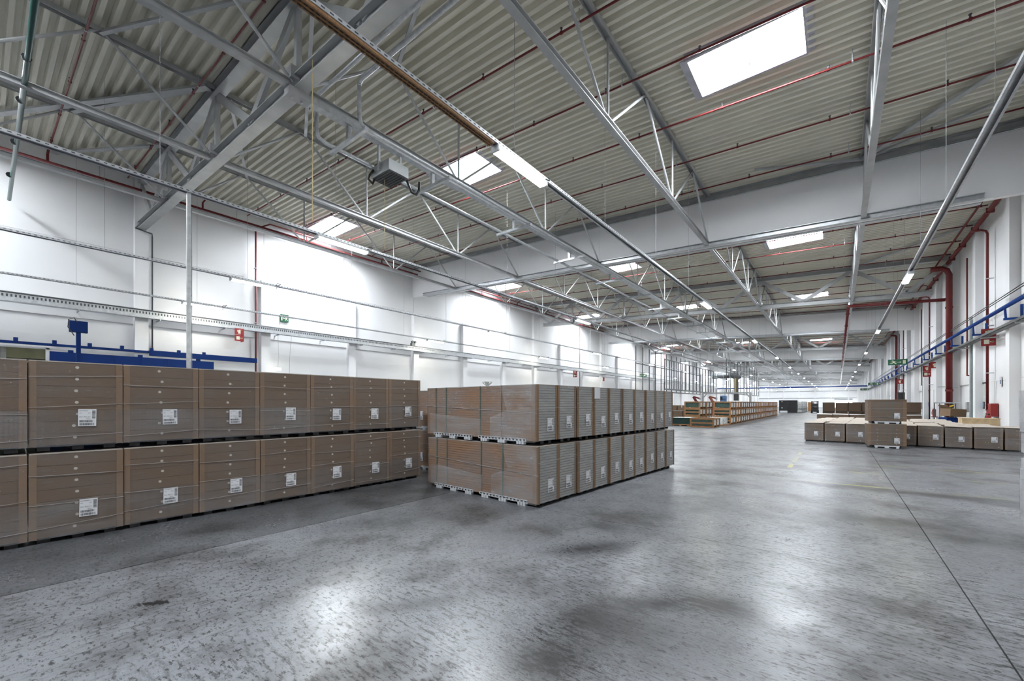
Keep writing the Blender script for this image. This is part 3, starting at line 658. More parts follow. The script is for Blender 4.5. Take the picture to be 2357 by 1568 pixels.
obj('post_tube', MB().box(-0.03, 0.03, -0.03, 0.03, 0, 3.1).mesh('post_tube', 'blue_paint'), bp)
obj('sensor_box', MB().box(-0.05, 0.05, -0.12, 0.12, 2.92, 3.13).mesh('sensor_box', 'blue_paint'), bp)
obj('cable_loop', MB().tube([(0.05, -0.02, 3.1), (0.06, -0.06, 3.18), (0.06, -0.13, 3.14), (0.06, -0.14, 3.0), (0.06, -0.06, 2.85)], 0.008, 6).mesh('cable_loop', 'black'), bp)

def pictogram(kind):
    """flat marks in the sign's own plane: x to the side, z up, unit square"""
    mb = MB()
    def rc(x0, x1, z0, z1): mb.box(x0, x1, -0.004, 0.0, z0, z1)
    if kind == 'hose': rc(.30, .62, .18, .80); rc(.34, .60, .80, .86); rc(.66, .74, .3, .6)
    elif kind == 'extinguisher': rc(.36, .66, .14, .72); rc(.44, .58, .72, .84); rc(.58, .80, .80, .86); rc(.26, .36, .46, .76)
    elif kind == 'button': rc(.16, .56, .20, .78); rc(.60, .86, .42, .56); mb.disc((.80, -0.004, .49), .11, (0, 1, 0), .004, 10)
    elif kind == 'exit':
        rc(.06, .22, .16, .84); rc(.30, .52, .44, .54); mb.quad([(.28, -.004, .49), (.38, -.004, .66), (.38, -.004, .32)])
        mb.disc((.78, -0.004, .78), .06, (0, 1, 0), .004, 10); mb.beam((.76, -.002, .70), (.68, -.002, .42), .004, .10, up=(0, 1, 0)) if False else rc(.66, .78, .40, .70)
        mb.beam((.66, -.002, .62), (.56, -.002, .50), .07, .004, up=(0, 1, 0)); mb.beam((.76, -.002, .62), (.90, -.002, .56), .07, .004, up=(0, 1, 0))
        mb.beam((.70, -.002, .42), (.58, -.002, .18), .08, .004, up=(0, 1, 0)); mb.beam((.74, -.002, .42), (.86, -.002, .26), .08, .004, up=(0, 1, 0)); mb.beam((.86, -.002, .26), (.94, -.002, .30), .07, .004, up=(0, 1, 0))
    return mb
def sign(name, label, loc, rz, w, h, kinds, mat, fg='sign_cream', cat='sign', mirror=False, border=True):
    o = thing(name, label, cat, loc, rz)
    n = len(kinds)
    for i, k in enumerate(kinds):
        z0 = (n - 1 - i) * h
        pl = obj('sign_plate', MB().box(-w / 2, w / 2, 0, 0.012, z0 + 0.006, z0 + h - 0.006).mesh('sign_plate', mat), o)
        mb = pictogram(k)
        mb.v = [((-(x - .5) if mirror else (x - .5)) * w * 0.92, y, z0 + h * (0.06 + 0.88 * z)) for x, y, z in mb.v]
        obj('pictogram', mb.mesh('pictogram', fg), pl)
    return o
RZL = math.pi / 2       # sign faces +X (hung on the long wall)
RZR = -math.pi / 2      # sign faces -X (hung on the dock wall)
sign('fire_sign', 'double red fire equipment sign facing the hall, on the long wall near a red riser', (XL + 0.42, 8.72, 4.87), 0.0, 0.42, 0.34, ['hose', 'button'], 'sign_red')
sign('fire_sign', 'twin red fire sign angled beside the riser, turned flat to the long wall', (XL + 0.66, 8.5, 4.87), RZL, 0.42, 0.34, ['extinguisher', 'button'], 'sign_red')
sign('exit_sign', 'green running-man exit sign high on the long white wall, the nearest one', (XL + 0.06, 11.05, 6.33), RZL, 0.46, 0.46, ['exit'], 'sign_green')
sign('fire_sign', 'small red fire sign on the long wall beside the third wall bay', (XL + 0.06, 25.9, 5.1), RZL, 0.36, 0.36, ['extinguisher'], 'sign_red')
sign('fire_sign', 'tall double red fire sign beside a far red riser on the long wall', (XL + 0.3, 44.9, 4.75), 0.0, 0.5, 0.42, ['extinguisher', 'button'], 'sign_red')
sign('fire_sign', 'small red fire sign far along the long wall', (XL + 0.3, 52.5, 4.6), 0.0, 0.5, 0.5, ['extinguisher'], 'sign_red')
o = sign('exit_sign', 'wide green exit sign hung far along the long wall', (XL + 2.0, 63, 5.6), 0.0, 1.1, 0.48, ['exit'], 'sign_green')
obj('hanging_wire', MB().tube([(0, 0.006, 0.46), (0, 0.006, zr(XL + 2) - 5.58)], 0.006, 5).mesh('hanging_wire', 'wire'), o)
ml = thing('emergency_light', 'small glowing emergency light hanging on a wire by the long wall', 'lamp', (XL + 0.6, 10.45, 3.47))
obj('lamp_body', MB().box(-0.06, 0.06, -0.16, 0.16, 0, 0.13).mesh('lamp_body', 'lamp_small'), ml)
obj('lamp_wire', MB().tube([(0, 0, 0.13), (0, 0.05, 0.8), (0, 0, 2.05)], 0.008, 6).mesh('lamp_wire', 'wire'), ml)
hw = thing('drop_cable', 'loose grey cable hanging below the tray on the long wall', 'cable', (XL + 0.6, 11.1, 0))
obj('cable_line', MB().tube([(0, 0.1, 5.5), (0, 0, 4.3), (0, -0.06, 1.5)], 0.01, 6).mesh('cable_line', 'wire'), hw)
sp = thing('spot_lamp', 'dark twin-head emergency lamp on top of the wall cable tray', 'lamp', (XL + 0.45, 20.1, 5.88))
obj('battery_box', MB().box(-0.1, 0.1, -0.16, 0.16, 0, 0.22).mesh('battery_box', 'dark_steel'), sp)
for s in (-1, 1): obj('lamp_head', MB().tube([(0.02, s * 0.12, 0.30), (0.16, s * 0.12, 0.30)], 0.085, 10).mesh('lamp_head', 'dark_steel'), sp)

# ------------------------------------------------------------------ dock wall
for i, y in enumerate(DOCK):
    d = struct(f'door_{i + 2}', None, f'grey-green sectional loading door with small windows, {ORD[i]} along the dock wall', (XR - 0.02, y, 0))
    for s in range(4):
        obj('door_section', cached(f'ds{s}', lambda: MB().box(0.0, 0.06, 0.0, 2.10, s * 0.64 + 0.003, s * 0.64 + 0.635).mesh('door_section', 'door_grey')), d)
    for s in (0.25, 0.95):
        f = obj('door_window', cached('dwf', lambda: MB().box(-0.02, 0.0, 0, 0.36, 1.32, 1.66).mesh('door_window', 'black')), d, (0, s, 0))
        obj('window_pane', cached('dwp', lambda: MB().box(-0.026, -0.02, 0.05, 0.31, 1.37, 1.61).mesh('window_pane', 'window_blue')), f)
    obj('door_seal', cached('dse', lambda: MB().box(-0.10, 0.02, 2.10, 2.20, 0, 6.0).mesh('door_seal', 'rubber_teal')), d)
    obj('guide_rail', cached('dgr', lambda: MB().box(-0.16, -0.02, 2.22, 2.40, 0, 6.2).mesh('guide_rail', 'machine_grey')), d)
    obj('door_head', cached('dhd', lambda: MB().box(-0.04, 0.06, -0.1, 2.12, 2.57, 2.63).mesh('door_head', 'black')), d)
    obj('lift_curtain', cached('dlc', lambda: MB().box(-0.005, 0.05, 0.0, 2.10, 2.63, 6.1).mesh('lift_curtain', 'white_panel')), d)
    obj('control_box', cached('dcb', lambda: MB().box(-0.2, 0.0, 2.75, 3.05, 1.1, 1.65).mesh('control_box', 'plastic_grey')), d)
    obj('wall_infill', cached('dwi', lambda: MB().box(0.0, 0.07, 2.32, 3.55, 0, 2.6).box(0.0, 0.07, -1.6, -0.0, 0, 2.6).mesh('wall_infill', 'white_panel')), d)
bl = thing('crane_rail', 'bright blue tubular rail on brackets along the dock wall', 'rail', (5.02, 0, 5.26))
obj('rail_tube', MB().tube([(0, 12, 0), (0, 120, 0)], 0.075, 12).mesh('rail_tube', 'blue_rail', True), bl)
for k in range(18):
    bk = obj('rail_bracket', cached('bbk', lambda: MB().box(-0.04, 0.46, -0.04, 0.04, -0.50, -0.42).box(0.38, 0.46, -0.04, 0.04, -0.50, 0.05).beam((0.0, 0, -0.08), (0.02, 0, -0.44), 0.06, 0.06).mesh('rail_bracket', 'blue_rail')), bl, (0, 24.1 + k * 4.75, 0))
bx_ = thing('cross_rail', 'long blue rail spanning the hall far away near the roof', 'rail', (0, 118, 5.3))
obj('rail_tube', MB().tube([(XL + 1, 0, 0), (5, 0, 0)], 0.14, 8).mesh('rail_tube', 'blue_rail'), bx_)
tr = thing('cable_tray', 'dark cable tray below the blue rail on the dock wall', 'tray', (5.32, 0, 4.62))
obj('tray_channel', MB().box(-0.12, 0.12, 12, 130, 0, 0.02).box(-0.12, -0.105, 12, 130, 0, 0.12).box(0.105, 0.12, 12, 130, 0, 0.12).mesh('tray_channel', 'dark_steel'), tr)
obj('tray_cables', MB().tube([(-0.03, 12, 0.08), (-0.03, 130, 0.08)], 0.05, 8).tube([(0.06, 12, 0.07), (0.06, 130, 0.07)], 0.04, 8).mesh('tray_cables', 'black'), tr)
for k in range(20): obj('tray_bracket', cached('tb2', lambda: MB().box(-0.14, 0.42, -0.02, 0.02, -0.06, 0.0).mesh('tray_bracket', 'galvanised')), tr, (0, 23.7 + k * 4.75, 0))
for i, dz in enumerate((0.0, 0.09)):
    tw = thing('power_cable', ('lower', 'upper')[i] + ' of two black cables strung along the dock wall above the blue rail', 'cable', (5.3, 0, 5.86 + dz))
    obj('cable_line', cached('pcb', lambda: MB().tube([(0, 12, 0), (0, 120, 0)], 0.018, 6).mesh('cable_line', 'black')), tw)
hc = thing('hose_cabinet', 'red fire hose cabinet on the dock wall', 'cabinet', (5.52, 28.8, 0))
cb = obj('cabinet_body', MB().box(-0.02, 0.2, -0.38, 0.38, 0.98, 1.58).mesh('cabinet_body', 'sign_red'), hc)
for k in range(3): obj('hinge', MB().box(-0.04, -0.02, 0.36, 0.40, 1.05 + k * 0.2, 1.13 + k * 0.2).mesh('hinge', 'dark_steel'), cb)
obj('valve_elbow', MB().tube([(0, 0.05, 0.98), (0, 0.05, 0.86), (-0.02, -0.1, 0.84)], 0.045, 8).mesh('valve_elbow', 'red_pipe'), hc)
def extinguisher(label, loc):
    o = thing('fire_extinguisher', label, 'extinguisher', loc)
    obj('cylinder_tank', cached('exb', lambda: MB().tube([(0, 0, 0.12), (0, 0, 0.14), (0, 0, 0.52), (0, 0, 0.58), (0, 0, 0.62)], 0.09, 12).mesh('cylinder_tank', 'sign_red', True)), o)
    obj('valve_head', cached('exh', lambda: MB().box(-0.03, 0.03, -0.08, 0.03, 0.62, 0.70).mesh('valve_head', 'black')), o)
    obj('nozzle_hose', cached('exn', lambda: MB().tube([(0, 0.02, 0.66), (-0.06, 0.10, 0.62), (-0.1, 0.13, 0.4), (-0.1, 0.12, 0.25)], 0.018, 6).mesh('nozzle_hose', 'black')), o)
    obj('tank_label', cached('exl', lambda: MB().box(-0.094, -0.088, -0.05, 0.05, 0.34, 0.46).mesh('tank_label', 'paper')), o)
    obj('stand', MB().box(-0.12, 0.12, -0.45, 0.45, 0.06, 0.12).box(-0.03, 0.03, -0.03, 0.03, -loc[2], 0.06).box(-0.14, 0.14, -0.14, 0.14, -loc[2], 0.02 - loc[2]).mesh('stand', 'red_pipe'), o)
extinguisher('red fire extinguisher below the red hose cabinet', (5.40, 28.3, 0.42))
extinguisher('red fire extinguisher on the pier beyond the very thick red riser', (5.28, 40.9, 0.55))
sign('fire_sign', 'double red fire sign above the red hose cabinet on the dock wall', (5.45, 28.55, 4.22), 0.0, 0.46, 0.40, ['extinguisher', 'button'], 'sign_red')
sign('fire_sign', 'single red fire sign on the pier beyond the very thick red riser', (5.4, 41.6, 4.05), 0.0, 0.46, 0.46, ['extinguisher'], 'sign_red')
sign('fire_sign', 'double red fire sign far along the dock wall on a slim riser', (5.35, 44.5, 3.6), 0.0, 0.46, 0.42, ['extinguisher', 'button'], 'sign_red')
sign('fire_sign', 'small red fire sign far along the dock wall, beyond all the others', (5.35, 62, 3.7), 0.0, 0.5, 0.5, ['extinguisher'], 'sign_red')
for i, (x, y, z, w) in enumerate(((3.25, 39, 4.22, 1.0), (4.0, 78, 4.1, 1.2), (4.0, 104, 4.0, 1.2))):
    o = sign('exit_sign', ('wide green exit sign hung in the aisle by the dock wall, the nearest', 'second green exit sign hung down the aisle by the dock wall', 'third and smallest green exit sign down the dock-wall aisle')[i], (x, y, z), 0.0, w, 0.40, ['exit'], 'sign_green', mirror=True)
    obj('hanging_wire', MB().tube([(0, 0.006, 0.38), (0, 0.006, zr(x) - z + 0.02)], 0.006, 5).mesh('hanging_wire', 'wire'), o)
nt_ = thing('wall_notice', 'small white paper notice on the dock wall above the hose cabinet', 'notice', (5.70, 28.0, 2.35))
obj('notice_sheet', MB().box(0, 0.012, -0.13, 0.13, 0, 0.42).mesh('notice_sheet', 'paper'), nt_)
obj('notice_print', MB().box(-0.002, 0, -0.07, 0.07, 0.1, 0.28).mesh('notice_print', 'window_blue'), nt_)
cg = thing('cage_gate', 'grey steel cage with a striped post in front of the thick riser', 'cage', (4.55, 35.2, 0))
for s in range(5): obj('cage_bar', MB().box(-0.02 + s * 0.22, 0.02 + s * 0.22, -0.02, 0.02, 0, 1.62).mesh('cage_bar', 'dark_steel'), cg)
obj('cage_rail', MB().box(-0.04, 1.02, -0.025, 0.025, 1.58, 1.64).mesh('cage_rail', 'galvanised'), cg)
ps = obj('striped_post', MB().box(0.62, 0.80, -0.06, 0.02, 0, 1.55).mesh('striped_post', 'black'), cg)
for s in range(8): obj('stripe', MB().quad([(0.62, -0.064, s * 0.19 + 0.02), (0.80, -0.064, s * 0.19 + 0.10), (0.80, -0.064, s * 0.19 + 0.19), (0.62, -0.064, s * 0.19 + 0.11)]).mesh('stripe', 'yellow'), ps)
bc = thing('open_carton', 'brown open carton lying tilted by the dock wall', 'carton', (5.0, 33.2, 0.86), 0.3)
obj('carton_body', MB().box(-0.35, 0.35, -0.4, 0.4, 0, 0.42).mesh('carton_body', 'card_post'), bc); bc.rotation_euler = (0.0, 0.08, 0.4)
obj('carton_flap', MB().beam((-0.35, 0, 0.42), (-0.5, 0, 0.60), 0.7, 0.01, up=(0, 0, 1)).mesh('carton_flap', 'card_post'), bc)
bs = thing('blue_bin', 'blue bin of scrap under the tilted open carton', 'bin', (5.0, 33.2, 0), 0.2)
obj('bin_body', MB().box(-0.4, 0.4, -0.5, 0.5, 0.1, 0.80).mesh('bin_body', 'blue_paint'), bs)
for s in (-1, 1): obj('bin_foot', MB().box(-0.4, 0.4, s * 0.4 - 0.08, s * 0.4 + 0.08, 0, 0.1).mesh('bin_foot', 'black'), bs)
pb = thing('pillar_bin', 'dark bin on a post far along the dock wall', 'bin', (4.9, 56, 1.75))
obj('bin_body', MB().tube([(0, 0, 0), (0, 0, 0.9)], 0.30, 12).mesh('bin_body', 'black_sheet'), pb)
obj('bin_post', MB().box(-0.06, 0.06, -0.06, 0.06, -1.75, 0.0).mesh('bin_post', 'black_sheet'), pb)

# ------------------------------------------------------------------ shipping label (shared): white sheet with lettering and bar codes
def label_print():
    mb = MB(); w, h = 0.155, 0.205
    def pl(x0, y0, s=1.0): return lambda x, y: (x0 + x * s, -0.0016, y0 + y * s)
    text_tris('20190221', 0.020, mb, pl(-0.070, 0.178)); text_tris('423', 0.016, mb, pl(-0.070, 0.152)); text_tris('505', 0.016, mb, pl(0.004, 0.152))
    text_tris('UNIT 01', 0.010, mb, pl(-0.070, 0.136)) if False else None
    text_tris('201.902.21', 0.022, mb, pl(-0.070, 0.104)); text_tris('385kg', 0.016, mb, pl(-0.012, 0.082))
    rr = random.Random(3)
    def bars(x0, x1, z0, z1, vert):
        a = x0 if not vert else z0; e = x1 if not vert else z1
        while a < e:
            wd_ = rr.choice((0.0016, 0.003, 0.005))
            if not vert: mb.box(a, min(a + wd_, e), -0.0016, -0.0012, z0, z1)
            else: mb.box(x0, x1, -0.0016, -0.0012, a, min(a + wd_, e))
            a += wd_ + rr.choice((0.0015, 0.003))
    bars(-0.068, 0.050, 0.046, 0.072, False); bars(-0.068, 0.060, 0.010, 0.036, False); bars(0.040, 0.070, 0.090, 0.190, True)
    return mb.mesh('label_print', 'ink')
def add_label(parent, x, z, tilt=0.0, s=1.0):
    q = obj('shipping_label', cached('labs', lambda: MB().box(-0.0775, 0.0775, -0.0012, 0.0, 0, 0.205).mesh('shipping_label', 'paper')), parent, (x, -0.010, z), (0, tilt, 0), label='white shipping label with bar codes')
    q.scale = (s, 1, s)
    obj('label_print', cached('labp', label_print), q)
def film_shell(key, w, d, z0, z1, mat):
    def mk():
        mb = MB(); a = w / 2 + 0.006; n = 6
        mb.quad([(-a, -0.006, z0), (a, -0.006, z0), (a, -0.006, z1), (-a, -0.006, z1)])
        mb.quad([(a, -0.006, z0), (a, d + 0.006, z0), (a, d + 0.006, z1), (a, -0.006, z1)])
        mb.quad([(a, d + 0.006, z0), (-a, d + 0.006, z0), (-a, d + 0.006, z1), (a, d + 0.006, z1)])
        mb.quad([(-a, d + 0.006, z0), (-a, -0.006, z0), (-a, -0.006, z1), (-a, d + 0.006, z1)])
        mb.quad([(-a, -0.006, z1), (a, -0.006, z1), (a, d + 0.006, z1), (-a, d + 0.006, z1)])
        return mb.mesh('stretch_film', mat)
    return cached(key, mk)
def film_band(parent, w, z, dz, d=0.0, side=False):
    """a roped edge of film drawn tight across the face"""
    a = w / 2 + 0.008
    mb = MB().beam((-a, -0.010, z), (a, -0.010, z + dz), 0.003, 0.0042)
    if side: mb.beam((-a, -0.010, z), (-a, d, z - dz * 2), 0.003, 0.0042)
    obj('film_band', mb.mesh('film_band', 'film_edge'), parent)

# ------------------------------------------------------------------ long front row of carton stacks, two tiers
def carton_unit(label, loc, rz, w=0.770, hh=0.97, d=1.15, n=7, seed=0, group=None, lab=(0.075, 0.26)):
    r = random.Random(seed)
    o = thing('carton_stack', label, 'carton stack', loc, rz, group)
    obj('pallet_base', cached('pb%.2f%.2f' % (w, d), lambda: MB().box(-w / 2 + 0.04, w / 2 - 0.04, 0.03, d - 0.03, 0.045, 0.062).box(-w / 2 + 0.06, -w / 2 + 0.16, 0.05, d - 0.05, 0, 0.045).box(w / 2 - 0.16, w / 2 - 0.06, 0.05, d - 0.05, 0, 0.045).box(-0.05, 0.05, 0.05, d - 0.05, 0, 0.045).mesh('pallet_base', 'black')), o)
    z = 0.064; ch = (hh - 0.064) / n
    for i in range(n):
        dx, dy = r.uniform(-0.004, 0.004), r.uniform(0, 0.003)
        c_ = obj('carton', cached('ct%.3f%.3f%.2f' % (w, ch, d), lambda: MB().box(-w / 2 + 0.008, w / 2 - 0.008, 0, d, 0.0012, ch - 0.0012).mesh('carton', 'card')), o, (dx, dy, z + i * ch))
        obj('round_sticker', cached('dot', lambda: MB().disc((0, 0, 0), 0.0165, (0, -1, 0), 0.0015).mesh('round_sticker', 'sticker')), c_, (-0.02 + r.uniform(-0.018, 0.018), 0, ch * 0.62))
        if r.random() < 0.75:
            obj('printed_mark', cached('pm', lambda: MB().box(-0.05, 0.05, -0.0008, 0, 0.0, 0.007).box(-0.05, 0.02, -0.0008, 0, -0.013, -0.008).mesh('printed_mark', 'ink_soft')), c_, (-w / 2 + 0.14, 0, ch * 0.66))
    for s in (-1, 1):
        obj('edge_protector', cached('ep%.3f%.3f' % (hh, w), lambda: MB().box(-0.030, 0.030, -0.004, 0.0, 0.055, hh).mesh('edge_protector', 'card_post')), o, (s * (w / 2 - 0.026), -0.0005, 0))
    obj('top_cover', cached('tc%.3f%.2f' % (w, d), lambda: MB().box(-w / 2, w / 2, -0.004, d, 0, 0.012).mesh('top_cover', 'card_lid')), o, (0, 0, hh))
    obj('stretch_film', film_shell('film%.3f%.3f%.2f' % (w, hh, d), w, d, 0.05, hh + 0.014, 'film'), o)
    obj('lower_film', film_shell('lofilm%.3f%.3f%.2f' % (w, hh, d), w + 0.004, d, 0.05, hh * 0.46, 'film_heavy'), o)
    for zz in (0.80, 0.46, 0.16):
        film_band(o, w, hh * zz + r.uniform(-0.07, 0.07), r.uniform(-0.03, 0.05))
    add_label(o, lab[0] + r.uniform(-0.015, 0.015), lab[1] + r.uniform(-0.02, 0.02), r.uniform(-0.02, 0.02))
    return o
yc = 0.735 - 0.785
names = ['cut by the picture edge', 'first whole one from the picture edge', 'second whole one from the picture edge', 'third whole one from the picture edge', 'fourth whole one from the picture edge', 'third from the aisle end', 'second from the aisle end', 'last at the aisle end']
for i in range(0, 7 + 1):
    y = 0.735 + 0.789 * (i - 1)
    for tier in (0, 1):
        lab = f'carton stack, {("lower", "upper")[tier]} tier of the long front row, {names[i]}'
        dx = R.uniform(-0.012, 0.012) + 0.03 * (i / 7)
        carton_unit(lab, (-7.13 + dx + (0.0 if tier else 0.02), y, 0.0 if tier == 0 else 1.045), math.pi / 2 + R.uniform(-0.012, 0.012) - 0.02, seed=i * 2 + tier, group='carton stacks of the long front row', hh=1.03 if tier else 1.015)

# ------------------------------------------------------------------ block of long board stacks, end faces to the aisle
def ledge_mesh(ln):
    mb = MB(); n = int(ln / 0.075); s = ln / n
    mb.box(-0.02, 0.0, 0, ln, 0.084, 0.091); mb.box(-0.012, 0.0, 0, ln, 0.045, 0.053)
    for k in range(n + 1): mb.box(-0.012, 0.0, max(0, k * s - 0.018), min(ln, k * s + 0.018), 0.053, 0.084)
    for q in (0.12, 0.5, 0.88):
        y = q * ln
        for dy in (-0.055, 0.0, 0.055): mb.box(-0.012, 0.05, y + dy - 0.022, y + dy + 0.022, 0.0, 0.046)
    return mb.mesh('pallet_ledge', 'plastic_white')
def boards_mesh(w, d, h, n, mats, seed):
    r = random.Random(seed); mb = MB(); t_ = h / n
    for k in range(n):
        a = r.uniform(0, 0.004); b = r.uniform(0, 0.005)
        mb.box(-w / 2 + a, w / 2 - a, b, d - b, k * t_ + 0.0032, (k + 1) * t_ - 0.0032, 0, {2: 1, 4: 1})
    mb.box(-w / 2 + 0.009, w / 2 - 0.009, 0.010, d - 0.010, 0.002, h - 0.002, 2)
    return mb.mesh('board_layers', mats)
LD = 2.68
def board_unit(label, loc, rz, w=0.525, h=0.80, d=LD, seed=0, front=False, group=None, lab=True, end='board_end', side=True):
    r = random.Random(seed)
    o = thing('board_stack', label, 'board stack', loc, rz, group)
    zb = 0.058
    obj('board_layers', cached(f'bl{w}{h}{d}{seed % 3}{end}', lambda: boards_mesh(w, d, h, 21, ['card_board', end, 'card'], seed % 3)), o, (0, 0, zb), kind='stuff')
    for s in (-1, 1):
        for yy in (0.0, d):
            obj('corner_post', cached(f'cp{h}', lambda: MB().box(-0.022, 0.022, -0.003, 0.003, 0, h + 0.01).mesh('corner_post', 'card_post')), o, (s * (w / 2 - 0.018), yy + (-0.004 if yy == 0 else 0.004), zb))
    obj('top_cover', cached(f'btc{w}{d}', lambda: MB().box(-w / 2 - 0.004, w / 2 + 0.004, -0.004, d + 0.004, 0, 0.012).mesh('top_cover', 'card_lid')), o, (0, 0, zb + h))
    if not side:
        for sx_ in (-0.62, 0.50): obj('pallet_ledge', cached('ldgf', lambda: MB().box(-0.45, 0.45, -0.012, 0.0, 0.045, 0.09).box(-0.40, -0.28, -0.012, 0.05, 0, 0.045).box(-0.06, 0.06, -0.012, 0.05, 0, 0.045).box(0.28, 0.40, -0.012, 0.05, 0, 0.045).mesh('pallet_ledge', 'plastic_white')), o, (sx_, 0, 0))
    for s in (0.20, 1.42) if side else ():
        q = obj('pallet_ledge', cached('ldg', lambda: ledge_mesh(1.06)), o, (-w / 2 - 0.001, s, 0)); q.scale.x = -1 if False else 1
    obj('pallet_skid', cached(f'psk{w}{d}', lambda: MB().box(w / 2 - 0.10, w / 2 - 0.02, 0.1, d - 0.1, 0.0, 0.057).box(-0.04, 0.04, 0.1, d - 0.1, 0.0, 0.057).mesh('pallet_skid', 'black')), o)
    if front:
        for yy in (0.70, 1.20, 2.16, 1.72):
            pass
        for yy in (0.72, 1.22, 2.12, 2.42):
            obj('strap', cached(f'stp{h}', lambda: MB().box(-0.002, 0.0, -0.010, 0.010, 0.05, h + 0.072).mesh('strap', 'strap_green')), o, (-w / 2 - 0.008, yy, 0))
        for s in (0,): obj('corner_post', cached(f'cps{h}', lambda: MB().box(-0.003, 0.003, 0.0, 0.10, 0, h).mesh('corner_post', 'card_post')), o, (-w / 2 - 0.004, 0.0, zb))
        fs = MB(); xx = -w / 2 - 0.0125; zt_ = zb + h
        fs.quad([(xx, 0.02, zb - 0.02), (xx, 0.98, zb - 0.02), (xx - 0.004, 0.98, zb + h * 0.40), (xx - 0.004, 0.60, zb + h * 0.55), (xx, 0.75, zt_), (xx, 0.02, zt_)])
        fs.quad([(xx, 1.20, zb + h * 0.02), (xx, 2.60, zb + h * 0.02), (xx, 2.60, zb + h * 0.45), (xx, 1.20, zb + h * 0.36)])
        obj('loose_film', fs.mesh('loose_film', 'film_wrinkle'), o)
        mb = MB(); mb.beam((-w / 2 - 0.011, -0.01, zb + h * 0.50), (-w / 2 - 0.011, d, zb + h * 0.62), 0.003, 0.006)
        obj('film_band', mb.mesh('film_band', 'film_edge'), o)
    obj('stretch_film', film_shell(f'bfilm{w}{h}{d}', w, d, 0.07, zb + h + 0.014, 'film_heavy'), o)
    film_band(o, w, zb + h * r.uniform(0.55, 0.75), r.uniform(-0.03, 0.03))
    if lab: add_label(o, 0.06 + r.uniform(-0.03, 0.03), 0.22 + r.uniform(-0.03, 0.03), r.uniform(-0.02, 0.02))
    return o
th = math.radians(-3.4); ux, uy = math.cos(math.pi / 2 + th), math.sin(math.pi / 2 + th)
P0 = (-3.58, 5.22)
colw = [0.53] * 11
s = 0.0; gaps = [0.015, 0.04, 0.015, 0.045, 0.015, 0.02, 0.02, 0.045, 0.012, 0.012, 0.012]
pos = []
for i in range(10):
    s0 = s + 0.53 / 2; pos.append(s0); s += 0.53 + gaps[i]
for i, s0 in enumerate(pos):
    for tier in (0, 1):
        jx = R.uniform(-0.015, 0.015) - (0.01 if tier else 0)
        loc = (P0[0] - ux * 0 + ux * s0 * 1.0 + jx, P0[1] + uy * s0, 0.955 if tier else 0.0)
        end = 'at the near corner' if i == 0 else 'last at the far end' if i == 9 else f'{ORD[i]} from the near corner'
        board_unit(f'wrapped board stack with grey end, {("lower", "upper")[tier]} tier, {end} of the block', loc, math.pi / 2 + th, h=0.868 if tier == 0 else 0.862, seed=i * 2 + tier, front=(i == 0), group='board stacks of the block')
# loose film tail on the near upper stack and a paper sheet on the fourth one
ft = thing('film_tail', 'loose tuft of torn stretch film on top of the near board stack', 'film', (-4.72, 5.36, 1.885))
mb = MB(); rr = random.Random(5)
for k in range(16):
    a = rr.uniform(0, 6.28); q = Vector((0, 0, 0)); pts = [q.copy()]
    for j in range(4): q = q + Vector((math.cos(a) * 0.016 + rr.uniform(-.016, .016), math.sin(a) * 0.016, 0.020)); pts.append(q.copy())
    mb.tube(pts, 0.009, 5)
obj('film_tuft', mb.mesh('film_tuft', 'white_wrap'), ft, kind='stuff')
ps_ = thing('paper_sheet', 'white paper sheet hanging over the fourth upper board stack', 'paper', (-3.475, 6.98, 1.70), math.pi / 2 + th)
obj('sheet_fold', MB().box(-0.10, 0.10, -0.008, -0.002, -0.02, 0.18).box(-0.10, 0.10, -0.008, 0.12, 0.176, 0.182).mesh('sheet_fold', 'paper'), ps_)
# stacks standing in the gap behind the two blocks
for tier in (0, 1):
    board_unit(f'brown board stack in the gap behind the long front row, {("lower", "upper")[tier]} tier', (-8.0, 6.62, 0.955 * tier), math.pi / 2 + math.radians(-90) + math.pi * 0, w=2.2, h=0.872, d=0.78, seed=40 + tier, lab=True, side=False, end='card_board', group='stacks in the gap')

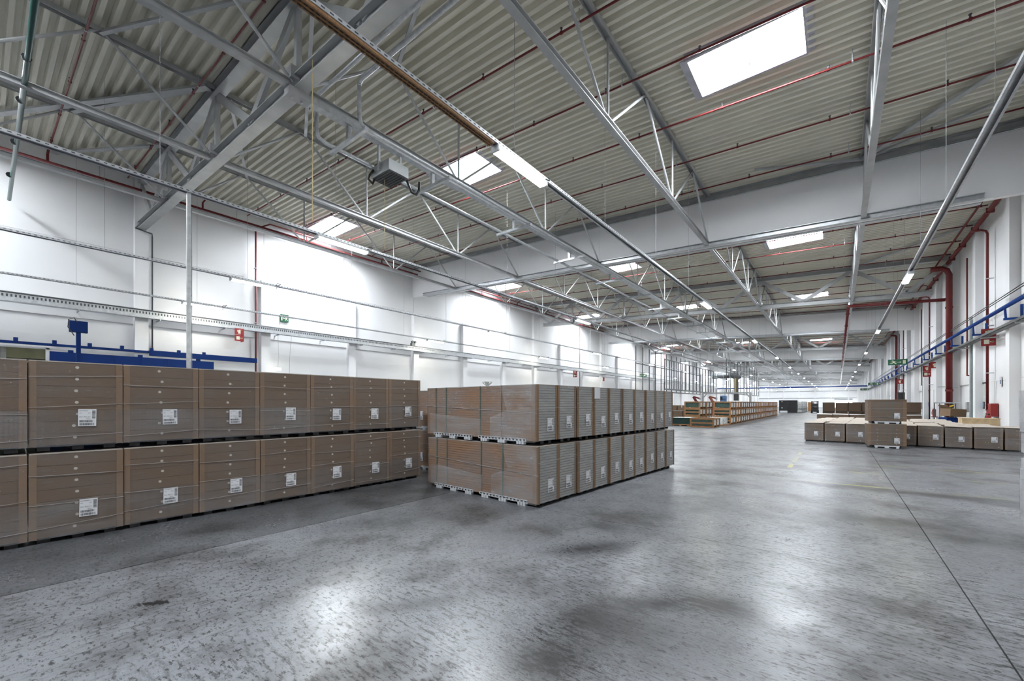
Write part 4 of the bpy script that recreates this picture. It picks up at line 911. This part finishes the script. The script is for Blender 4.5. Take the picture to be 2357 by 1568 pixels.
# ------------------------------------------------------------------ low wrapped boxes on the dock side
def low_unit(label, loc, rz, w=0.64, h=0.75, d=1.6, seed=0, detail=True, group=None, film='film_heavy', lid='card_lid'):
    r = random.Random(seed)
    o = thing('boxed_pallet', label, 'boxed pallet', loc, rz, group)
    obj('pallet_base', cached('lpb%.2f%.2f' % (w, d), lambda: MB().box(-w / 2 + 0.03, w / 2 - 0.03, 0.03, d - 0.03, 0.0, 0.05).mesh('pallet_base', 'black')), o)
    n = 5; ch = (h - 0.05) / n
    if detail:
        for i in range(n):
            c_ = obj('carton', cached('lct%.3f%.3f%.2f' % (w, ch, d), lambda: MB().box(-w / 2 + 0.006, w / 2 - 0.006, 0, d, 0.0015, ch - 0.0015).mesh('carton', 'card')), o, (r.uniform(-.004, .004), r.uniform(0, .004), 0.05 + i * ch))
            if i in (1, 3, 4): obj('yellow_stickers', cached('ydot', lambda: MB().disc((-0.03, 0, 0), 0.010, (0, -1, 0), 0.0015, 8).disc((0.03, 0, 0), 0.010, (0, -1, 0), 0.0015, 8).mesh('yellow_stickers', 'sticker_yellow')), c_, (r.uniform(-.06, .04), 0, ch * 0.5))
            if i in (0, 2): obj('white_sticker', cached('wdot', lambda: MB().disc((0, 0, 0), 0.010, (0, -1, 0), 0.0015, 8).mesh('white_sticker', 'paper')), c_, (r.uniform(.1, .24), 0, ch * 0.5))
        for s in (-1, 1): obj('edge_protector', cached('lep%.2f' % h, lambda: MB().box(-0.028, 0.028, -0.004, 0.0, 0.05, h).mesh('edge_protector', 'card_post')), o, (s * (w / 2 - 0.024), -0.0005, 0))
        obj('stretch_film', film_shell('lfilm%.3f%.3f%.2f' % (w, h, d), w, d, 0.05, h - 0.002, film), o)
        film_band(o, w, h * 0.55 + r.uniform(-.05, .05), r.uniform(-.02, .02))
        add_label(o, 0.09 + r.uniform(-.03, .05), 0.26 + r.uniform(-.03, .03), 0, 0.9)
    else:
        obj('carton_body', cached('lcb%.3f%.3f%.2f' % (w, h, d), lambda: MB().box(-w / 2 + 0.006, w / 2 - 0.006, 0, d, 0.05, h - 0.001).mesh('carton_body', 'card')), o)
    lid_o = obj('lid_sheet', cached('lid%.3f%.2f%s' % (w, d, lid), lambda: MB().box(-w / 2 - 0.006, w / 2 + 0.006, -0.02, d * 0.98, 0, 0.010).mesh('lid_sheet', lid)), o, (r.uniform(-.02, .02), r.uniform(-.02, .02), h + 0.012))
    lid_o.rotation_euler = (r.uniform(0.0, 0.02), r.uniform(-0.03, 0.03), r.uniform(-0.05, 0.05))
    return o
rth = math.radians(-5.5)
for row in range(5):
    for c_ in range(9):
        x = -0.79 + c_ * 0.685 + row * 0.10; y = 21.55 + row * 1.72 - (x + 0.79) * 0.115
        if x > 4.75 or (row > 1 and x > 4.1): continue
        where = ('front row', 'second row', 'third row', 'fourth row', 'back row')[row]
        low_unit(f'low brown boxed pallet on the dock side, {where}, {ORD[c_]} from the aisle', (x, y, 0), rth + R.uniform(-.015, .015), seed=100 + row * 10 + c_, detail=(row == 0), group='low boxed pallets on the dock side', h=0.75 + R.uniform(-.012, .012))
# the pair standing out in front
for tier in (0, 1):
    w, h, d = 1.04, 0.85, 0.62
    o = thing('strapped_carton', ('lower strapped carton of the pair standing in front of the low boxed pallets', 'upper brown framed carton of the pair standing in front of the low boxed pallets')[tier], 'carton', (1.37, 19.85, 0.863 * tier), math.radians(5))
    obj('ledge_front', cached('lf', lambda: MB().box(-0.34, 0.34, -0.01, 0.03, 0.045, 0.085).box(-0.32, -0.25, -0.01, 0.05, 0, 0.045).box(-0.06, 0.06, -0.01, 0.05, 0, 0.045).box(0.25, 0.32, -0.01, 0.05, 0, 0.045).mesh('ledge_front', 'plastic_white')), o)
    obj('skid', cached('skd', lambda: MB().box(-0.40, 0.40, 0.1, 0.55, 0, 0.088).mesh('skid', 'black')), o)
    n = 6; ch = (h - 0.09) / n
    for i in range(n):
        c2 = obj('carton', cached(f'stc{ch}', lambda: MB().box(-w / 2, w / 2, 0, d, 0.0015, ch - 0.0015).mesh('carton', 'card_board' if False else 'card')), o, (0, R.uniform(0, .003), 0.09 + i * ch))
        if tier == 0 and i < 5:
            for sx_ in (-0.25, 0.26): obj('white_sticker', CACHE['wdot'], c2, (sx_ + R.uniform(-.01, .01), 0, ch * 0.5))
    for s in (-1, 1): obj('edge_protector', cached(f'sep{h}', lambda: MB().box(-0.045, 0.045, -0.006, 0, 0.09, h).mesh('edge_protector', 'card_post')), o, (s * (w / 2 - 0.045), 0, 0))
    if tier: obj('top_rim', MB().box(-w / 2, w / 2, -0.006, 0.0, h - 0.045, h + 0.01).mesh('top_rim', 'card_post'), o)
    for q in (-0.19, 0.0, 0.155): obj('strap', cached(f'sst{h}', lambda: MB().box(-0.006, 0.006, -0.009, -0.006, 0.09, h).mesh('strap', 'strap_green')), o, (q, 0, 0))
    obj('top_cover', cached('stcov', lambda: MB().box(-w / 2 - 0.005, w / 2 + 0.005, -0.005, d, 0, 0.012).mesh('top_cover', 'card_lid')), o, (0, 0, h))
    obj('stretch_film', film_shell(f'sfilm{h}', w, d, 0.09, h, 'film'), o)
    for zz in (0.30, 0.62): film_band(o, w, h * zz, R.uniform(-.03, .03))
    add_label(o, 0.27, 0.17 + 0.02 * tier, 0, 0.95)
# two-tier row further back on the dock side
for c_ in range(8):
    x = -0.62 + c_ * 0.865
    if x > 5.2: continue
    for tier in (0, 1):
        low_unit(f'far brown boxed pallet on the dock side, {("lower", "upper")[tier]} tier, {ORD[c_]} from the aisle', (x, 44.6 - c_ * 0.12, 0.83 * tier), R.uniform(-.03, .03), w=0.83, h=0.81, d=1.2, seed=200 + c_ * 2 + tier, detail=False, group='two-tier far pallets on the dock side', lid='card')
for c_ in range(6):
    x = -0.75 + c_ * 0.9
    low_unit(f'far low boxed pallet with white top on the dock side, {ORD[c_]} from the aisle', (x, 36.5, 0), R.uniform(-.03, .03), w=0.84, h=0.80, d=1.2, seed=230 + c_, detail=False, group='far low pallets on the dock side', lid='paper')
# wrapped grey stack cut by the picture edge
for tier in (0, 1):
    o = thing('wrapped_stack', f'grey film-wrapped stack cut by the picture edge, {("lower", "upper")[tier]} tier', 'wrapped stack', (2.42, 8.48 - 1.2, 0.885 * tier))
    mb = MB()
    for k in range(6): mb.box(-0.53 + R.uniform(0, .012), 0.53, 0, 1.18 - R.uniform(0, .01), 0.07 + k * 0.135, 0.07 + (k + 1) * 0.135 - 0.004)
    obj('wrapped_layers', mb.mesh('wrapped_layers', 'grey_wrap'), o, kind='stuff')
    obj('pallet_base', MB().box(-0.5, 0.5, 0.03, 1.15, 0, 0.07).mesh('pallet_base', 'plastic_grey'), o)
    obj('stretch_film', film_shell('wfilm', 1.06, 1.18, 0.07, 0.88, 'film'), o)
yb = thing('pale_crate', 'pale wooden crate behind the low boxed pallets near the grey wrapped stack', 'crate', (4.82, 26.4, 0))
for i, (q0, q1) in enumerate(((0.1, 0.35), (0.38, 0.62), (0.65, 0.92))): obj('crate_board', MB().box(-0.55, 0.55, 0, 0.03, q0, q1).mesh('crate_board', 'wood_pale'), yb)
for sx_ in (-0.5, 0.5): obj('crate_post', MB().box(sx_ - 0.05, sx_ + 0.05, 0.03, 0.8, 0, 0.92).mesh('crate_post', 'wood_pale'), yb)
obj('crate_lid', MB().box(-0.57, 0.57, -0.01, 0.82, 0.92, 0.95).mesh('crate_lid', 'wood_pale'), yb)

# ------------------------------------------------------------------ wooden glass crates
def crate(label, loc, rz=0.0, w=1.2, d=2.06, h=0.57, seed=0, group=None, glass='glass_green'):
    r = random.Random(seed)
    o = thing('glass_crate', label, 'crate', loc, rz, group); K = f'cr{w}{d}{h}'
    obj('glass_pack', cached(K + glass, lambda: MB().box(-w / 2 + 0.08, w / 2 - 0.08, 0.05, d - 0.05, 0.12, h - 0.05).mesh('glass_pack', glass)), o)
    for sx_ in (-1, 1):
        for q in (0.045, d / 2, d - 0.045):
            obj('post', cached(K + 'p', lambda: MB().box(-0.05, 0.05, -0.045, 0.045, 0.0, h - 0.004).mesh('post', 'wood')), o, (sx_ * (w / 2 - 0.05), q, 0))
        obj('side_rail', cached(K + 'sr', lambda: MB().box(-0.03, 0.03, 0.09, d - 0.09, h - 0.06, h - 0.006).mesh('side_rail', 'wood')), o, (sx_ * (w / 2 - 0.045), 0, 0))
        obj('white_padding', cached(K + 'wp', lambda: MB().box(-0.015, 0.015, 0.16, d / 2 - 0.12, 0.13, h - 0.08).box(-0.015, 0.015, d / 2 + 0.12, d - 0.16, 0.13, h - 0.08).mesh('white_padding', 'white_wrap')), o, (sx_ * (w / 2 - 0.055), 0, 0))
    for q in (0.0, d - 0.03):
        obj('top_slat', cached(K + 'ts', lambda: MB().box(-w / 2 + 0.1, w / 2 - 0.1, 0, 0.03, h - 0.09, h - 0.004).mesh('top_slat', 'wood')), o, (0, q, 0))
        obj('bottom_slat', cached(K + 'bs', lambda: MB().box(-w / 2 + 0.1, w / 2 - 0.1, 0, 0.03, 0.0, 0.09).mesh('bottom_slat', 'wood')), o, (0, q, 0))
    if r.random() < 0.7: obj('middle_slat', cached(K + 'ms', lambda: MB().box(-w / 2 + 0.1, w / 2 - 0.1, -0.005, 0.03, 0.24, 0.34).mesh('middle_slat', 'wood')), o)
    obj('skid_block', cached(K + 'sb', lambda: MB().box(-0.07, 0.07, -0.01, d, 0.0, 0.10).mesh('skid_block', 'wood')), o)
    return o
for i in range(14):
    for tier in range(3):
        crate(f'wooden glass crate in the long three-high crate row, {("bottom", "middle", "top")[tier]} tier, {ORD[i]} from the near end', (-6.82 + R.uniform(-.02, .02), 34.2 + i * 2.16, tier * 0.575), R.uniform(-.01, .01), seed=300 + i * 3 + tier, group='crates of the three-high row')
for i in range(2):
    for tier in range(3):
        crate(f'wooden glass crate in the short crate stack beside the row, {("bottom", "middle", "top")[tier]} tier, {("near", "far")[i]} one', (-9.2, 35.2 + i * 2.16, tier * 0.58), R.uniform(-.02, .02), seed=400 + i * 3 + tier, group='crates of the short stack')
crate('low wooden glass crate alone on the floor in front of the crate row', (-7.05, 29.3, 0), 0.02, w=1.48, d=1.9, h=0.60, seed=5)
fp = thing('film_pack', 'white film-wrapped glass pack on the floor before the tall crate row', 'glass pack', (-6.8, 31.9, 0))
obj('pallet_base', MB().box(-0.55, 0.55, 0, 1.9, 0, 0.1).mesh('pallet_base', 'wood'), fp)
obj('wrapped_glass', MB().box(-0.52, 0.45, 0.1, 1.8, 0.1, 0.56).box(-0.4, 0.5, 0.3, 1.2, 0.12, 0.50).mesh('wrapped_glass', 'white_wrap'), fp)
dg = thing('glass_stack', 'dark green glass stack on a pallet left of the lone crate', 'glass stack', (-8.72, 30.4, 0), 0.02)
obj('pallet_base', MB().box(-0.62, 0.62, 0, 1.8, 0.06, 0.12).box(-0.6, -0.45, 0, 1.8, 0, 0.06).box(-0.07, 0.07, 0, 1.8, 0, 0.06).box(0.45, 0.6, 0, 1.8, 0, 0.06).mesh('pallet_base', 'wood'), dg)
for k in range(4): obj('glass_layer', MB().box(-0.6, 0.6, 0.02, 1.75, 0.125 + k * 0.11, 0.125 + (k + 1) * 0.11 - 0.003).mesh('glass_layer', 'glass_dark'), dg)
obj('top_film', MB().box(-0.6, 0.6, 0.02, 1.75, 0.568, 0.575).mesh('top_film', 'white_wrap'), dg)
for i, x in enumerate((-13.2, -12.3, -11.4)):
    low_unit(f'far white-topped boxed pallet left of the crates, {ORD[i]} from the carton block', (x, 42, 0), 0, w=0.86, h=0.83, d=1.2, seed=500 + i, detail=False, group='white-topped pallets by the crates', lid='paper')
    if i < 2:
        kb_ = thing('dark_carton', ('dark brown carton on the far white-topped pallets, partly hidden', 'dark brown carton with a white tag on the far white-topped pallets')[i], 'carton', (x + 0.3, 42.3, 0.86))
        obj('carton_body', MB().box(-0.38, 0.38, 0, 0.6, 0, 0.52).mesh('carton_body', 'card'), kb_)
        obj('paper_tag', MB().box(-0.05, 0.02, -0.004, 0, 0.3, 0.5).mesh('paper_tag', 'paper'), kb_)

# ------------------------------------------------------------------ far racks, forklift, machine gantry
for i, x in enumerate((-7.0, -5.75)):
    o = thing('black_rack', ('black sheeted rack far down the hall with a white foot, next to the crates', 'plain black sheeted rack far down the hall')[i], 'rack', (x, 81, 0))
    for sx_ in (-0.58, 0.58):
        for q in (0.05, 1.95): obj('rack_post', cached('rkp', lambda: MB().box(-0.04, 0.04, -0.04, 0.04, 0, 2.05).mesh('rack_post', 'black_sheet')), o, (sx_, q, 0))
    obj('cover_sheet', cached('rks', lambda: MB().box(-0.6, 0.6, 0, 0.02, 0.35, 2.0).box(-0.62, 0.62, 0, 2.0, 2.0, 2.04).box(0.58, 0.60, 0.02, 2, 0.35, 2.0).box(-0.60, -0.58, 0.02, 2, 0.35, 2.0).mesh('cover_sheet', 'black_sheet')), o)
    if i == 0: obj('white_foot', MB().box(-0.5, 0.45, -0.02, 0.02, 0.12, 0.34).mesh('white_foot', 'plastic_white'), o)
    else: obj('lower_sheet', MB().box(-0.6, 0.6, 0, 0.02, 0.02, 0.36).mesh('lower_sheet', 'black_sheet'), o)
    for s in range(2): obj('white_tag', MB().box(-0.28, -0.12, -0.012, 0, 0.75 + s * 1.0, 0.86 + s * 1.0).mesh('white_tag', 'paper'), o) if i == 0 else None
for i in range(6):
    for tier in range(3):
        o = thing('white_bundle', f'white bundle in the far open rack, {("bottom", "middle", "top")[tier]} shelf, {ORD[i]} from the black racks', 'bundle', (-4.85, 82 + i * 2.6, tier * 0.62 + 0.1), 0, 'white bundles in the far rack')
        obj('bundle_body', cached('wbb', lambda: MB().box(-0.28, 0.28, 0, 1.1, 0, 0.45).box(-0.28, 0.28, 1.25, 2.3, 0, 0.45).mesh('bundle_body', 'white_wrap')), o)
        obj('shelf_bar', cached('wsb', lambda: MB().box(-0.3, 0.3, -0.1, 2.5, -0.06, 0.0).box(0.28, 0.32, -0.12, -0.04, -0.1, 0.56).mesh('shelf_bar', 'dark_steel')), o)
o = thing('tan_panel', 'tan board panel standing at the end of the far open rack', 'panel', (-4.1, 99.5, 0))
obj('panel_board', MB().box(-0.5, 0.5, 0, 0.1, 0, 1.75).mesh('panel_board', 'wood'), o)
fk = thing('forklift', 'black forklift seen from the front far down the aisle', 'forklift', (-2.93, 82.5, 0))
obj('chassis', MB().box(-0.45, 0.45, 0.2, 1.9, 0.12, 0.62).mesh('chassis', 'black'), fk)
obj('counterweight', MB().box(-0.46, 0.46, 1.7, 2.2, 0.2, 0.95).mesh('counterweight', 'black'), fk)
for sx_ in (-0.32, 0.32):
    obj('mast', MB().box(sx_ - 0.05, sx_ + 0.05, 0.0, 0.15, 0.05, 1.9).mesh('mast', 'black'), fk)
    obj('fork', MB().box(sx_ * 0.7 - 0.05, sx_ * 0.7 + 0.05, -1.0, 0.0, 0.05, 0.10).mesh('fork', 'dark_steel'), fk)
for sx_ in (-0.42, 0.42):
    for q in (0.45, 1.75): obj('wheel', MB().tube([(sx_ - 0.09, q, 0.24), (sx_ + 0.09, q, 0.24)], 0.24, 14).mesh('wheel', 'black'), fk)
    for q in (0.5, 1.6): obj('guard_post', MB().box(sx_ - 0.03, sx_ + 0.03, q - 0.03, q + 0.03, 0.6, 1.85).mesh('guard_post', 'black'), fk)
obj('overhead_guard', MB().box(-0.48, 0.48, 0.4, 1.7, 1.82, 1.90).mesh('overhead_guard', 'black'), fk)
obj('carriage', MB().box(-0.45, 0.45, -0.04, 0.0, 0.25, 0.75).box(-0.45, 0.45, -0.03, 0.0, 1.0, 1.5).mesh('carriage', 'black'), fk)
obj('number_plate', MB().box(-0.22, 0.22, -0.05, -0.04, 0.08, 0.18).mesh('number_plate', 'paper'), fk)
obj('headlight', MB().box(-0.12, 0.0, 0.36, 0.40, 1.62, 1.72).mesh('headlight', 'plastic_white'), fk)
gn = thing('machine_gantry', 'grey portal gantry of the far machine behind the crates', 'machine', (-11.5, 60, 0))
obj('gantry_beam', MB().box(-2.9, 2.9, -0.12, 0.12, 2.82, 3.0).mesh('gantry_beam', 'machine_grey'), gn)
for s in (-1, 1):
    obj('gantry_leg', MB().box(s * 2.8 - 0.12, s * 2.8 + 0.12, -0.12, 0.12, 0, 2.82).mesh('gantry_leg', 'machine_grey'), gn)
    obj('leg_brace', MB().beam((s * 2.75, 0, 2.3), (s * 2.3, 0, 2.85), 0.12, 0.12).mesh('leg_brace', 'machine_grey'), gn)
obj('lift_mast', MB().box(1.05, 1.22, -0.1, 0.1, 3.0, 4.8).mesh('lift_mast', 'yellow'), gn)
obj('mast_cover', MB().box(1.22, 1.42, -0.1, 0.1, 3.0, 4.8).mesh('mast_cover', 'dark_steel'), gn)
obj('lift_head', MB().box(0.95, 1.5, -0.3, 0.3, 1.9, 2.75).mesh('lift_head', 'dark_steel'), gn)
obj('conveyor', MB().box(-0.5, 2.6, -0.5, 0.6, 1.3, 1.75).mesh('conveyor', 'plastic_white'), gn)
mc = thing('control_cabinet', 'blue control cabinet at the far machine', 'cabinet', (-12.1, 61.5, 0))
obj('cabinet_body', MB().box(-0.4, 0.4, 0, 0.5, 0, 2.6).mesh('cabinet_body', 'window_blue'), mc); obj('cabinet_window', MB().box(-0.36, -0.1, -0.01, 0, 2.0, 2.45).mesh('cabinet_window', 'black'), mc)
def robot(label, loc, mat):
    o = thing('robot_arm', label, 'robot', loc)
    obj('base_column', MB().tube([(0, 0, 0), (0, 0, 1.5), (0.05, 0, 1.9)], 0.22, 10).mesh('base_column', mat), o)
    obj('upper_arm', MB().beam((0, 0, 1.85), (-0.35, 0, 2.45), 0.28, 0.28).mesh('upper_arm', mat), o)
    obj('forearm', MB().beam((-0.35, 0, 2.45), (0.45, 0, 2.2), 0.2, 0.2).mesh('forearm', mat), o)
    obj('wrist', MB().box(0.4, 0.6, -0.1, 0.1, 2.0, 2.3).mesh('wrist', 'plastic_white'), o)
robot('orange robot arm under the far grey gantry', (-12.9, 59, 0), 'orange'); robot('red robot arm left of the far grey gantry', (-14.9, 59, 0), 'red_pipe')
# suspended platform with rows of hanger rods beyond the carton block
for j, (x, ya, yb_, nn) in enumerate(((-16.0, 49.5, 74, 15), (-20.5, 52, 84, 14), (-14.5, 76, 112, 12))):
    sf = thing('suspended_frame', ('row of dark hanger rods carrying a suspended platform, the nearest row', 'row of dark hanger rods nearest the long wall', 'furthest row of dark hanger rods')[j], 'frame', (x, 0, 0))
    obj('platform_edge', MB().box(-0.06, 0.06, ya, yb_, 3.15, 3.32).mesh('platform_edge', 'blue_paint' if False else 'dark_steel'), sf)
    obj('top_rail', MB().box(-0.05, 0.05, ya, yb_, 6.7, 6.8).mesh('top_rail', 'dark_steel'), sf)
    for k in range(4): obj('roof_tie', cached(f'hrt{j}', lambda: MB().tube([(0, 0, 6.7), (0, 0, zr(x) + 0.02)], 0.02, 6).mesh('roof_tie', 'wire')), sf, (0, ya + 0.3 + (yb_ - ya - 0.6) * k / 3, 0))
    for k in range(nn): obj('hanger_rod', cached(f'hr{j}', lambda: MB().box(-0.05, 0.05, -0.05, 0.05, 3.2, 6.75 if j == 0 else 9.0).mesh('hanger_rod', 'dark_steel')), sf, (0, ya + 0.1 + (yb_ - ya - 0.2) * k / (nn - 1), 0))
dc = thing('air_duct', 'grey round air duct bending down far along the long wall', 'duct', (-21, 110, 0))
obj('duct_run', MB().tube([(-3, 0, 8.2), (1, 0, 8.2), (2.2, 0, 7.9), (2.6, 0, 7.2)], 0.7, 14).mesh('duct_run', 'dark_steel', True), dc)
for k in range(3): obj('duct_flange', MB().tube([(-2 + k * 1.4, 0, 8.2), (-1.9 + k * 1.4, 0, 8.2)], 0.76, 14).mesh('duct_flange', 'galvanised'), dc)
